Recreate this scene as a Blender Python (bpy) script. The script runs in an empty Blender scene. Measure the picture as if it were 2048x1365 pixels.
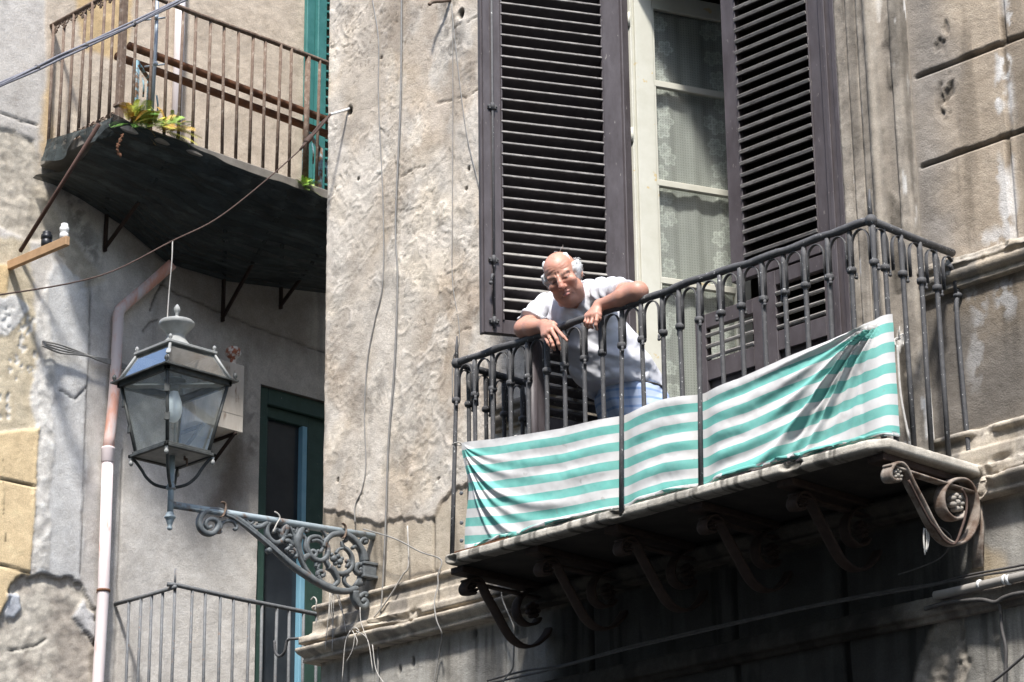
import bpy, math, random
import numpy as np
from mathutils import Vector
random.seed(7); rng = np.random.default_rng(7)
S = bpy.context.scene
COL = S.collection

# ---------------------------------------------------------------- survey of the place
# The photograph was surveyed once (lens, tilt, heading); P() turns a sighted pixel of the
# 2048 px photograph into the point where that sight line meets a known real plane.
FPX = 5186.4
HEAD, PITCH, ROLL = math.radians(44.592), math.radians(19.2133), math.radians(-.6435)
CAM = np.array([9.0, -9.085, 1.6])
_f = np.array([-math.cos(HEAD)*math.cos(PITCH), math.sin(HEAD)*math.cos(PITCH), math.sin(PITCH)])
_r = np.cross(_f, [0, 0, 1.]); _r /= np.linalg.norm(_r); _u = np.cross(_r, _f)
_c, _s = math.cos(ROLL), math.sin(ROLL)
CR, CU, CF = _c*_r + _s*_u, -_s*_r + _c*_u, _f
RM = np.array([CR, -CU, CF])
def ray(x, y): return RM.T @ np.array([(x-1024)/FPX, (y-682.5)/FPX, 1.])
def P(x, y, ax, val):
    d = ray(x, y); return CAM + d*(val-CAM[ax])/d[ax]
def PP(x, y, p0, n):                                   # sight line meets plane (p0, n)
    d = ray(x, y); n = np.asarray(n, float); return CAM + d*(np.dot(np.asarray(p0)-CAM, n)/np.dot(d, n))
def PF(x, y, d=0.): return P(x, y, 1, -d)             # on the corner building's front, d metres proud
XW = -4.12                                             # wall plane of the house across the alley
XR = -3.3                                              # its balcony railings
def PB(x, y, d=0.): return P(x, y, 0, XW+d)
def lin(c): 
    c = np.asarray(c, float)/255.; return np.where(c <= .04045, c/12.92, ((c+.055)/1.055)**2.4)

# ---------------------------------------------------------------- noise
def _hash(ix, iy, seed):
    h = (ix.astype(np.int64)*374761393 + iy.astype(np.int64)*668265263 + seed*974711) & 0xffffffff
    h = ((h ^ (h >> 13))*1274126177) & 0xffffffff
    h = ((h ^ (h >> 16))*2246822519) & 0xffffffff
    return ((h ^ (h >> 15)) & 0xffff)/65535.
def vn(x, y, seed=0):
    x, y = np.broadcast_arrays(np.asarray(x, float), np.asarray(y, float))
    ix, iy = np.floor(x), np.floor(y); fx, fy = x-ix, y-iy
    fx = fx*fx*fx*(fx*(fx*6-15)+10); fy = fy*fy*fy*(fy*(fy*6-15)+10)
    a = _hash(ix, iy, seed); b = _hash(ix+1, iy, seed); c = _hash(ix, iy+1, seed); d = _hash(ix+1, iy+1, seed)
    return (a*(1-fx)+b*fx)*(1-fy) + (c*(1-fx)+d*fx)*fy
def fbm(x, y, seed=0, o=4, g=.5):
    x = np.asarray(x, float); y = np.asarray(y, float)
    t = 0.; a = 1.; n = 0.
    for k in range(o):
        t = t + a*vn(x*.8-y*.6+k*17.3, x*.6+y*.8-k*9.1, seed+k*13); n += a; a *= g; x = x*2.03; y = y*2.03
    return t/n
def ss(a, b, x):
    t = np.clip((np.asarray(x, float)-a)/(b-a), 0, 1); return t*t*(3-2*t)
def segdist(X, Y, pts):
    d = np.full(np.shape(X), 9.)
    for (x0, y0), (x1, y1) in zip(pts[:-1], pts[1:]):
        dx, dy = x1-x0, y1-y0; L = dx*dx+dy*dy+1e-12
        t = np.clip(((X-x0)*dx+(Y-y0)*dy)/L, 0, 1)
        d = np.minimum(d, np.hypot(X-x0-t*dx, Y-y0-t*dy))
    return d
def polysd(X, Y, pts):                                 # signed distance, positive inside
    d = segdist(X, Y, list(pts)+[pts[0]]); ins = np.zeros(np.shape(X), bool)
    n = len(pts)
    for i in range(n):
        x0, y0 = pts[i]; x1, y1 = pts[(i+1) % n]
        c = ((y0 > Y) != (y1 > Y)) & (X < (x1-x0)*(Y-y0)/(y1-y0+1e-12)+x0)
        ins ^= c
    return np.where(ins, d, -d)

# ---------------------------------------------------------------- objects
def wloc(o):
    v = Vector((0, 0, 0))
    while o is not None: v = v + o.location; o = o.parent
    return np.array(v)
def tag(o, label=None, cat=None, group=None, kind=None):
    if label: o['label'] = label
    if cat: o['category'] = cat
    if group: o['group'] = group
    if kind: o['kind'] = kind
    return o
def thing(name, label, cat, loc, group=None):
    o = bpy.data.objects.new(name, None); o.location = loc; o.empty_display_size = .1
    COL.objects.link(o); return tag(o, label, cat, group)
def mesh_of(name, V, Fq, smooth=False, colors=None, uv=None, mats=None, fmat=None):
    V = np.asarray(V, np.float32); me = bpy.data.meshes.new(name)
    if isinstance(Fq, np.ndarray):
        k = Fq.shape[1]; nf = len(Fq)
        me.vertices.add(len(V)); me.vertices.foreach_set('co', V.ravel())
        me.loops.add(nf*k); me.loops.foreach_set('vertex_index', Fq.ravel().astype(np.int32))
        me.polygons.add(nf); me.polygons.foreach_set('loop_start', np.arange(0, nf*k, k, dtype=np.int32))
        me.update(calc_edges=True)
    else:
        me.from_pydata([tuple(v) for v in V.tolist()], [], [tuple(int(i) for i in f) for f in Fq]); me.update()
    if smooth: me.polygons.foreach_set('use_smooth', np.ones(len(me.polygons), bool))
    if fmat is not None: me.polygons.foreach_set('material_index', np.asarray(fmat, np.int32))
    if colors is not None:
        a = me.color_attributes.new('Col', 'FLOAT_COLOR', 'POINT')
        c = np.ones((len(V), 4), np.float32); c[:, :3] = colors; a.data.foreach_set('color', c.ravel())
    if uv is not None:
        a = me.attributes.new('st', 'FLOAT_VECTOR', 'POINT')
        c = np.zeros((len(V), 3), np.float32); c[:, :uv.shape[1]] = uv; a.data.foreach_set('vector', c.ravel())
    me.validate(); return me
def mk(name, V, Fq, mat, parent=None, origin=None, **kw):
    V = np.asarray(V, float)
    if origin is None:
        if parent is not None: origin = wloc(parent)
        else: origin = np.array([V[:, 0].mean(), V[:, 1].mean(), V[:, 2].min()])
    origin = np.asarray(origin, float)
    me = mesh_of(name, V-origin, Fq, **kw)
    for m in (mat if isinstance(mat, (list, tuple)) else [mat]): me.materials.append(m)
    o = bpy.data.objects.new(name, me); COL.objects.link(o)
    if parent is not None: o.parent = parent; o.location = Vector(origin-wloc(parent))
    else: o.location = Vector(origin)
    return o
def dup(o, parent, offset):
    c = o.copy(); COL.objects.link(c); c.parent = parent; c.location = o.location + Vector(offset); return c

class MB:
    def __init__(s): s.v = []; s.f = []; s.sm = []; s.m = []; s.cm = 0
    def add(s, V, Fs, smooth=False):
        n = len(s.v); s.v += [tuple(map(float, p)) for p in V]
        for f in Fs: s.f.append(tuple(i+n for i in f)); s.sm.append(smooth); s.m.append(s.cm)
        return s
    def box(s, a, b, ch=0.):
        a = np.minimum(a, b) if False else np.array(a, float); b = np.array(b, float)
        lo, hi = np.minimum(a, b), np.maximum(a, b)
        return s.obox((lo+hi)/2, (1, 0, 0), (0, 1, 0), (0, 0, 1), (hi-lo)/2, ch)
    def obox(s, c, ax, ay, az, h, ch=0.):              # oriented box, chamfered edges
        c, ax, ay, az = map(lambda q: np.asarray(q, float), (c, ax, ay, az))
        ch = min(ch, .45*min(h))
        if ch <= 0:
            V = [c+ax*h[0]*i+ay*h[1]*j+az*h[2]*k for i in (-1, 1) for j in (-1, 1) for k in (-1, 1)]
            return s.add(V, [(0, 1, 3, 2), (4, 6, 7, 5), (0, 4, 5, 1), (2, 3, 7, 6), (0, 2, 6, 4), (1, 5, 7, 3)])
        V = []; ix = {}
        for i in (-1, 1):
            for j in (-1, 1):
                for k in (-1, 1):
                    for e in range(3):
                        q = [h[0]-ch, h[1]-ch, h[2]-ch]; q[e] = h[e]
                        ix[i, j, k, e] = len(V); V.append(c+ax*q[0]*i+ay*q[1]*j+az*q[2]*k)
        Fs = []
        for i in (-1, 1):
            Fs.append([ix[i, j, k, 0] for j, k in ((-1, -1), (1, -1), (1, 1), (-1, 1))])
            Fs.append([ix[j, i, k, 1] for j, k in ((-1, -1), (1, -1), (1, 1), (-1, 1))])
            Fs.append([ix[j, k, i, 2] for j, k in ((-1, -1), (1, -1), (1, 1), (-1, 1))])
        for a in (-1, 1):
            for b in (-1, 1):
                Fs.append([ix[a, b, -1, 0], ix[a, b, 1, 0], ix[a, b, 1, 1], ix[a, b, -1, 1]])
                Fs.append([ix[a, -1, b, 0], ix[a, 1, b, 0], ix[a, 1, b, 2], ix[a, -1, b, 2]])
                Fs.append([ix[-1, a, b, 1], ix[1, a, b, 1], ix[1, a, b, 2], ix[-1, a, b, 2]])
        for i in (-1, 1):
            for j in (-1, 1):
                for k in (-1, 1): Fs.append([ix[i, j, k, 0], ix[i, j, k, 1], ix[i, j, k, 2]])
        return s.add(V, Fs)
    def tube(s, pts, r, n=8, cap=True, flat=None, up=None):
        """round bar along pts; flat=(a,b) gives an elliptic/flat section (a along 'up' normal, b along it)"""
        Q = np.asarray(pts, float); m = len(Q); R = np.broadcast_to(np.asarray(r, float), (m,))
        T = np.gradient(Q, axis=0) if m > 2 else np.repeat((Q[1:]-Q[:1]), 2, 0)
        T /= np.linalg.norm(T, axis=1)[:, None]+1e-12
        if up is None:
            a = np.array([0, 0, 1.]) if abs(T[0, 2]) < .9 else np.array([1., 0, 0])
            N = a-T[0]*np.dot(a, T[0]); N /= np.linalg.norm(N); Ns = [N]
            for i in range(1, m):
                N = Ns[-1]-T[i]*np.dot(Ns[-1], T[i]); Ns.append(N/(np.linalg.norm(N)+1e-12))
            Ns = np.array(Ns); B = np.cross(T, Ns)
        else:
            B = np.tile(np.asarray(up, float), (m, 1)); Ns = np.cross(B, T); Ns /= np.linalg.norm(Ns, axis=1)[:, None]+1e-12
        V = []
        for k in range(n):
            a = 2*math.pi*(k+.5)/n; ca, sa = math.cos(a), math.sin(a)
            if flat: 
                ca = flat[0]*math.copysign(abs(ca)**.5, ca); sa = flat[1]*math.copysign(abs(sa)**.5, sa)
            V.append(Q+Ns*(R*ca)[:, None]+B*(R*sa)[:, None])
        V = np.array(V).transpose(1, 0, 2).reshape(-1, 3)
        Fs = [(i*n+k, i*n+(k+1) % n, (i+1)*n+(k+1) % n, (i+1)*n+k) for i in range(m-1) for k in range(n)]
        if cap: Fs += [tuple(range(n-1, -1, -1)), tuple((m-1)*n+k for k in range(n))]
        return s.add(V, Fs, True)
    def lathe(s, c, prof, n=20, az=(0, 0, 1), ax=(1, 0, 0)):
        c = np.asarray(c, float); az = np.asarray(az, float); ax = np.asarray(ax, float); ay = np.cross(az, ax)
        V = [c+az*z+(ax*math.cos(2*math.pi*k/n)+ay*math.sin(2*math.pi*k/n))*max(r, 1e-4) for r, z in prof for k in range(n)]
        m = len(prof)
        Fs = [(i*n+k, i*n+(k+1) % n, (i+1)*n+(k+1) % n, (i+1)*n+k) for i in range(m-1) for k in range(n)]
        Fs += [tuple(range(n-1, -1, -1)), tuple((m-1)*n+k for k in range(n))]
        return s.add(V, Fs, True)
    def ball(s, c, r, n=10):
        r = np.broadcast_to(np.asarray(r, float), (3,))
        V = []; Fs = []
        for i in range(n+1):
            t = math.pi*i/n
            for k in range(n*2):
                p = math.pi*k/n; V.append(np.asarray(c)+r*np.array([math.sin(t)*math.cos(p), math.sin(t)*math.sin(p), math.cos(t)]))
        w = n*2
        for i in range(n):
            for k in range(w): Fs.append((i*w+k, (i+1)*w+k, (i+1)*w+(k+1) % w, i*w+(k+1) % w))
        return s.add(V, Fs, True)
    def quad(s, a, b, c, d): return s.add([a, b, c, d], [(0, 1, 2, 3)])
    def build(s, name, mat, parent=None, origin=None):
        o = mk(name, np.array(s.v), s.f, mat, parent, origin)
        o.data.polygons.foreach_set('use_smooth', np.array(s.sm, bool)) if len(o.data.polygons) == len(s.sm) else None
        if len(o.data.polygons) == len(s.m): o.data.polygons.foreach_set('material_index', np.array(s.m, np.int32))
        return o
def spline(pts, n=6):
    """Catmull-Rom through pts"""
    Q = np.asarray(pts, float); Q = np.vstack([2*Q[0]-Q[1], Q, 2*Q[-1]-Q[-2]]); o = []
    for i in range(1, len(Q)-2):
        p0, p1, p2, p3 = Q[i-1:i+3]
        for k in range(n):
            t = k/n; o.append(.5*((2*p1)+(-p0+p2)*t+(2*p0-5*p1+4*p2-p3)*t*t+(-p0+3*p1-3*p2+p3)*t**3))
    o.append(Q[-2]); return np.array(o)

# ---------------------------------------------------------------- materials
def newmat(name):
    m = bpy.data.materials.new(name); m.use_nodes = True; nt = m.node_tree
    b = nt.nodes['Principled BSDF']; return m, nt, b
def N(nt, t, **kw):
    n = nt.nodes.new(t)
    for k, v in kw.items():
        if k in n.inputs and not hasattr(n, k): n.inputs[k].default_value = v
        else: setattr(n, k, v)
    return n
def noise(nt, scale, detail=5, rough=.6, vec=None, dim='3D'):
    n = nt.nodes.new('ShaderNodeTexNoise'); n.inputs['Scale'].default_value = scale
    n.inputs['Detail'].default_value = detail; n.inputs['Roughness'].default_value = rough
    if vec is not None: nt.links.new(vec, n.inputs['Vector'])
    return n.outputs['Fac']
def ramp(nt, fac, a, b, ca=(0, 0, 0, 1), cb=(1, 1, 1, 1)):
    r = nt.nodes.new('ShaderNodeValToRGB'); nt.links.new(fac, r.inputs['Fac'])
    e = r.color_ramp.elements; e[0].position = a; e[1].position = b; e[0].color = ca; e[1].color = cb
    return r.outputs['Color']
def mixc(nt, fac, a, b, typ='MIX'):
    m = nt.nodes.new('ShaderNodeMix'); m.data_type = 'RGBA'; m.blend_type = typ
    for v, i in ((fac, 0), (a, 6), (b, 7)):
        if isinstance(v, bpy.types.NodeSocket): nt.links.new(v, m.inputs[i])
        elif i == 0: m.inputs[0].default_value = v
        else: m.inputs[i].default_value = (*v[:3], 1)
    return m.outputs[2]
def bump(nt, h, bsdf, strength=.5, dist=.01, prev=None):
    b = nt.nodes.new('ShaderNodeBump'); b.inputs['Strength'].default_value = strength; b.inputs['Distance'].default_value = dist
    nt.links.new(h, b.inputs['Height'])
    if prev is not None: nt.links.new(prev, b.inputs['Normal'])
    if bsdf: nt.links.new(b.outputs[0], bsdf.inputs['Normal'])
    return b.outputs[0]
def geo(nt): return nt.nodes.new('ShaderNodeNewGeometry').outputs['Position']
def scaled(nt, vec, sc):
    m = nt.nodes.new('ShaderNodeMapping'); m.inputs['Scale'].default_value = sc; nt.links.new(vec, m.inputs['Vector']); return m.outputs[0]
def simple(name, c1, c2=None, rough=.6, nsc=20, lo=.35, hi=.7, bmp=.0, bsc=80, bd=.003, spec=.3, metal=0., c3=None, n3=60, l3=.6, h3=.68, stretch=None):
    """paint / iron / stone: base colour mottled with a second colour and flecked with a third"""
    m, nt, b = newmat(name); p = geo(nt)
    if stretch: p = scaled(nt, p, stretch)
    col = None
    if c2 is not None: col = mixc(nt, ramp(nt, noise(nt, nsc, 6, .65, p), lo, hi), c1, c2)
    else: col = mixc(nt, 1., c1, c1)
    if c3 is not None: col = mixc(nt, ramp(nt, noise(nt, n3, 4, .6, p), l3, h3), col, c3)
    nt.links.new(col, b.inputs['Base Color']); b.inputs['Roughness'].default_value = rough
    b.inputs['Specular IOR Level'].default_value = spec; b.inputs['Metallic'].default_value = metal
    if bmp: bump(nt, noise(nt, bsc, 5, .65, p), b, bmp, bd)
    return m
def walled(name, fine=140, b1=.6, d1=.004, coarse=35, b2=.5, d2=.008, rough=.93):
    """plaster and stone: surveyed colours of stains and patches ('Col') grained by noise, rough relief"""
    m, nt, b = newmat(name); p = geo(nt)
    at = nt.nodes.new('ShaderNodeAttribute'); at.attribute_name = 'Col'
    g1 = ramp(nt, noise(nt, fine, 5, .7, p), .25, .75, (.72, .72, .72, 1), (1.2, 1.2, 1.2, 1))
    g2 = ramp(nt, noise(nt, 9, 7, .7, p), .3, .72, (.82, .80, .78, 1), (1.12, 1.12, 1.12, 1))
    g3 = ramp(nt, noise(nt, 420, 2, .6, p), .62, .72, (1, 1, 1, 1), (.72, .7, .68, 1))
    c = mixc(nt, 1., at.outputs['Color'], g1, 'MULTIPLY'); c = mixc(nt, 1., c, g2, 'MULTIPLY'); c = mixc(nt, 1., c, g3, 'MULTIPLY')
    nt.links.new(c, b.inputs['Base Color']); b.inputs['Roughness'].default_value = rough; b.inputs['Specular IOR Level'].default_value = .15
    n1 = bump(nt, noise(nt, coarse, 8, .7, p), None, b2, d2)
    bump(nt, noise(nt, fine, 6, .7, p), b, b1, d1, n1)
    return m
def glassy(name, tint=(.94, .95, .94), refl=.9, rough=.02, dirt=.12, dcol=(.5, .5, .47), base=.08):
    """window glass: clear, mirror-like at grazing angles, a film of dust on it"""
    m, nt, b = newmat(name); out = nt.nodes['Material Output']; p = geo(nt)
    tr = nt.nodes.new('ShaderNodeBsdfTransparent'); tr.inputs[0].default_value = (*tint, 1)
    gl = nt.nodes.new('ShaderNodeBsdfGlossy'); gl.inputs['Roughness'].default_value = rough; gl.inputs[0].default_value = (refl, refl, refl, 1)
    lw = nt.nodes.new('ShaderNodeLayerWeight'); lw.inputs[0].default_value = .5      # Schlick reflectance, the same from both sides
    pw = nt.nodes.new('ShaderNodeMath'); pw.operation = 'POWER'; nt.links.new(lw.outputs['Facing'], pw.inputs[0]); pw.inputs[1].default_value = 5.
    fr = nt.nodes.new('ShaderNodeMath'); fr.operation = 'MULTIPLY_ADD'; nt.links.new(pw.outputs[0], fr.inputs[0]); fr.inputs[1].default_value = .92; fr.inputs[2].default_value = base
    mx = nt.nodes.new('ShaderNodeMixShader'); nt.links.new(fr.outputs[0], mx.inputs[0]); nt.links.new(tr.outputs[0], mx.inputs[1]); nt.links.new(gl.outputs[0], mx.inputs[2])
    df = nt.nodes.new('ShaderNodeBsdfDiffuse'); df.inputs[0].default_value = (*dcol, 1)
    m2 = nt.nodes.new('ShaderNodeMixShader')
    d = ramp(nt, noise(nt, 7, 6, .7, p), .3, .8, (dirt*.4,)*3+(1,), (dirt*1.8,)*3+(1,)); nt.links.new(d, m2.inputs[0])
    nt.links.new(mx.outputs[0], m2.inputs[1]); nt.links.new(df.outputs[0], m2.inputs[2]); nt.links.new(m2.outputs[0], out.inputs[0])
    return m
M = {}
M['wall'] = walled('weathered_plaster')
M['wallB'] = walled('alley_plaster', fine=120, coarse=30, b1=.5, b2=.5)
M['stone'] = walled('moulded_stone', fine=160, b1=.7, d1=.004, coarse=45, b2=.5, d2=.006)
M['iron'] = simple('dark_painted_iron', (.055, .054, .055), (.09, .088, .088), .7, 30, bmp=.35, bsc=120, spec=.4, c3=(.45, .45, .43), n3=75, l3=.655, h3=.68)
M['iron_old'] = simple('grey_painted_iron', (.10, .105, .11), (.17, .175, .18), .6, 40, bmp=.4, bsc=120, c3=(.16, .09, .05), n3=40, l3=.62, h3=.72)
M['strutrust'] = simple('brown_iron', (.055, .03, .024), (.09, .05, .038), .85, 20, bmp=.5, bsc=120)
M['rust'] = simple('rusty_iron', (.10, .065, .047), (.19, .14, .105), .85, 25, bmp=.5, bsc=150, c3=(.26, .22, .18), n3=35, l3=.56, h3=.7)
M['rust_dark'] = simple('sooty_shaded_iron', (.022, .013, .010), (.042, .026, .019), .85, 20, bmp=.5, bsc=120)  # iron under the slabs: soot and the shade there in one dark tone
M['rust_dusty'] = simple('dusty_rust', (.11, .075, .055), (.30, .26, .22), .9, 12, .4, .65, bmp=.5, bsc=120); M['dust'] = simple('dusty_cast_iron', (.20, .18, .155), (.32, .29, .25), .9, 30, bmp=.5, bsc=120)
M['rust_orange'] = simple('rust_orange', (.20, .085, .04), (.10, .055, .035), .9, 15, bmp=.4, bsc=150)
M['rustblue'] = simple('flaking_blue_paint', (.23, .36, .40), (.16, .09, .05), .8, 22, .45, .55, bmp=.4, bsc=90)
M['lampiron'] = simple('lamp_iron', (.085, .094, .098), (.15, .163, .168), .55, 22, bmp=.3, bsc=110, c3=(.15, .09, .06), n3=16, l3=.6, h3=.72)
M['lampblue'] = simple('blue_grey_lamp_paint', (.22, .265, .285), (.30, .35, .37), .5, 14, bmp=.3, bsc=90, c3=(.14, .095, .07), n3=11, l3=.55, h3=.68)
M['lampdark'] = simple('lamp_frame', (.030, .032, .030), (.075, .078, .073), .6, 18, bmp=.25, bsc=110)
M['lampzinc'] = simple('lamp_zinc', (.20, .205, .195), (.30, .30, .285), .6, 16, bmp=.2, bsc=90)
M['maroon'] = simple('maroon_shutter_paint', (.054, .044, .045), (.092, .080, .083), .5, 14, bmp=.25, bsc=60, c3=(.22, .2, .18), n3=70, l3=.67, h3=.72, stretch=(1, 1, .35))
M['slat'] = simple('slat_paint', (.045, .039, .041), (.11, .10, .098), .5, 18, bmp=.2, bsc=60, c3=(.32, .30, .27), n3=40, l3=.62, h3=.72, stretch=(1, 1, 2.5))
M['slatdark'] = simple('shaded_slat_paint', (.026, .021, .022), (.045, .038, .039), .5, 18, bmp=.2, bsc=60)  # slat bodies darkened to give the shade between slats
M['slatedge'] = simple('lit_slat_edge', (.10, .092, .088), (.24, .225, .21), .6, 18, .35, .65, bmp=.2, bsc=60, stretch=(1, 1, 2.5), c3=(.05, .04, .04), n3=30, l3=.6, h3=.7)  # slat edges lightened as if the sun caught them
M['slatgrey'] = simple('bare_slat', (.20, .185, .165), (.34, .32, .29), .7, 18, bmp=.3, bsc=60, c3=(.08, .07, .065), n3=45, l3=.56, h3=.7, stretch=(.6, .6, 3))
M['cream'] = simple('cream_paint', (.50, .485, .40), (.57, .555, .475), .55, 8, bmp=.15, bsc=60, c3=(.52, .42, .24), n3=9, l3=.655, h3=.67)
M['marble'] = simple('slab_marble', (.50, .47, .41), (.34, .32, .28), .8, 9, bmp=.45, bsc=70, c3=(.12, .115, .105), n3=22, l3=.58, h3=.72)
M['slabunder'] = simple('sooty_shaded_slab', (.018, .016, .014), (.036, .031, .026), .95, 7, bmp=.5, bsc=40)  # soot, with the shade beneath the slab painted in as well
M['wire'] = simple('grey_wire', (.19, .185, .175), (.28, .27, .25), .6, 30)
M['wiredark'] = simple('dark_wire', (.055, .05, .048), (.09, .085, .08), .6, 30)
M['wirerust'] = simple('rusty_wire', (.05, .03, .024), (.085, .055, .042), .8, 40)
M['whitecord'] = simple('white_cord', (.50, .48, .44), (.34, .32, .29), .8, 60)
M['pink'] = simple('pink_downpipe_paint', (.66, .565, .555), (.72, .65, .635), .5, 5, c3=(.60, .235, .155), n3=5, l3=.60, h3=.66, bmp=.15, bsc=50, stretch=(1, 1, .35))
M['pinkred'] = simple('peeling_downpipe_paint', (.58, .29, .21), (.58, .50, .48), .55, 8, .42, .58, bmp=.2, bsc=50, stretch=(1, 1, .35))
M['pinkpale'] = simple('pale_pipe', (.62, .56, .55), (.68, .63, .62), .5, 5)
M['green'] = simple('green_door_paint', (.025, .055, .042), (.038, .075, .06), .5, 12, bmp=.2, bsc=60, c3=(.2, .22, .2), n3=50, l3=.68, h3=.72)
M['teal'] = simple('teal_shutter_paint', (.035, .15, .14), (.06, .20, .185), .5, 10, bmp=.15, bsc=60)
M['bluestrip'] = simple('blue_paint', (.17, .36, .47), (.22, .42, .53), .5, 10)
M['netmat'] = None
M['glass'] = glassy('window_glass', dirt=.05)
M['lampglass'] = glassy('lantern_glass', (.91, .94, .935), .95, .03, .14, (.42, .44, .42)); M['roofglass'] = glassy('lantern_roof_glass', (.55, .60, .62), .95, .04, .05, (.42, .44, .42), .30)
M['darkglass'] = simple('dark_pane', (.022, .027, .034), (.04, .048, .056), .12, 3, spec=.5)
M['bulb'] = simple('milky_bulb', (.88, .9, .9), (.84, .86, .87), .15, 10, spec=.5)
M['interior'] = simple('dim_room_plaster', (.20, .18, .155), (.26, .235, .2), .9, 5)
M['woodbox'] = simple('whitewashed_wood', (.60, .56, .50), (.42, .37, .31), .8, 8, bmp=.4, bsc=50, stretch=(1, 1, .25), c3=(.2, .13, .09), n3=14, l3=.62, h3=.7)
M['concrete'] = simple('sooty_concrete', (.16, .145, .125), (.24, .22, .19), .95, 8, bmp=.5, bsc=40)
M['white_ceramic'] = simple('white_ceramic', (.72, .72, .7), (.6, .6, .58), .25, 20, spec=.5)
M['blue_plastic'] = simple('blue_black_plastic', (.014, .015, .018), (.02, .09, .24), .4, 14, .56, .6)
M['terracotta'] = simple('rust_stained_glaze', (.36, .12, .06), (.70, .66, .6), .5, 18, .46, .54)
M['wood'] = simple('weathered_plank', (.32, .2, .11), (.42, .27, .15), .85, 12, bmp=.4, bsc=60)
# ---------------------------------------------------------------- ground (street)
def grid_axis(lo, hi, step, extra_lo, extra_hi, lines=()):
    a = np.arange(lo, hi+1e-6, step); a = np.unique(np.round(np.concatenate([a, np.asarray(lines, float), extra_lo, extra_hi]), 5))
    keep = [a[0]]
    for v in a[1:]:
        if v-keep[-1] < step*.3:
            if any(abs(v-l) < 1e-4 for l in lines): keep[-1] = v
            continue
        keep.append(v)
    return np.array(keep)
def grid_faces(nu, nv, U=None, V=None, holes=()):
    i, j = np.meshgrid(np.arange(nu-1), np.arange(nv-1), indexing='ij')
    if holes:
        uc = (U[:-1]+U[1:])/2; vc = (V[:-1]+V[1:])/2; k = np.ones((nu-1, nv-1), bool)
        for a, b, c, d in holes: k &= ~(((uc > a) & (uc < b))[:, None] & ((vc > c) & (vc < d))[None, :])
        i, j = i[k], j[k]
    i, j = i.ravel(), j.ravel()
    return np.stack([i*nv+j, (i+1)*nv+j, (i+1)*nv+j+1, i*nv+j+1], 1)
def drop_loose(V, Fc, *arr):
    u = np.zeros(len(V), bool); u[Fc.ravel()] = True; ix = np.cumsum(u)-1
    return (V[u], ix[Fc]) + tuple(a[u] for a in arr)
gm = simple('street_asphalt', (.032, .032, .034), (.042, .041, .04), .9, 6, bmp=.3)
g = MB().quad((-60, -60, 0), (70, -60, 0), (70, 60, 0), (-60, 60, 0)); o = g.build('ground', gm); tag(o, 'dark street paving far below the balconies', 'ground', kind='structure')

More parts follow.
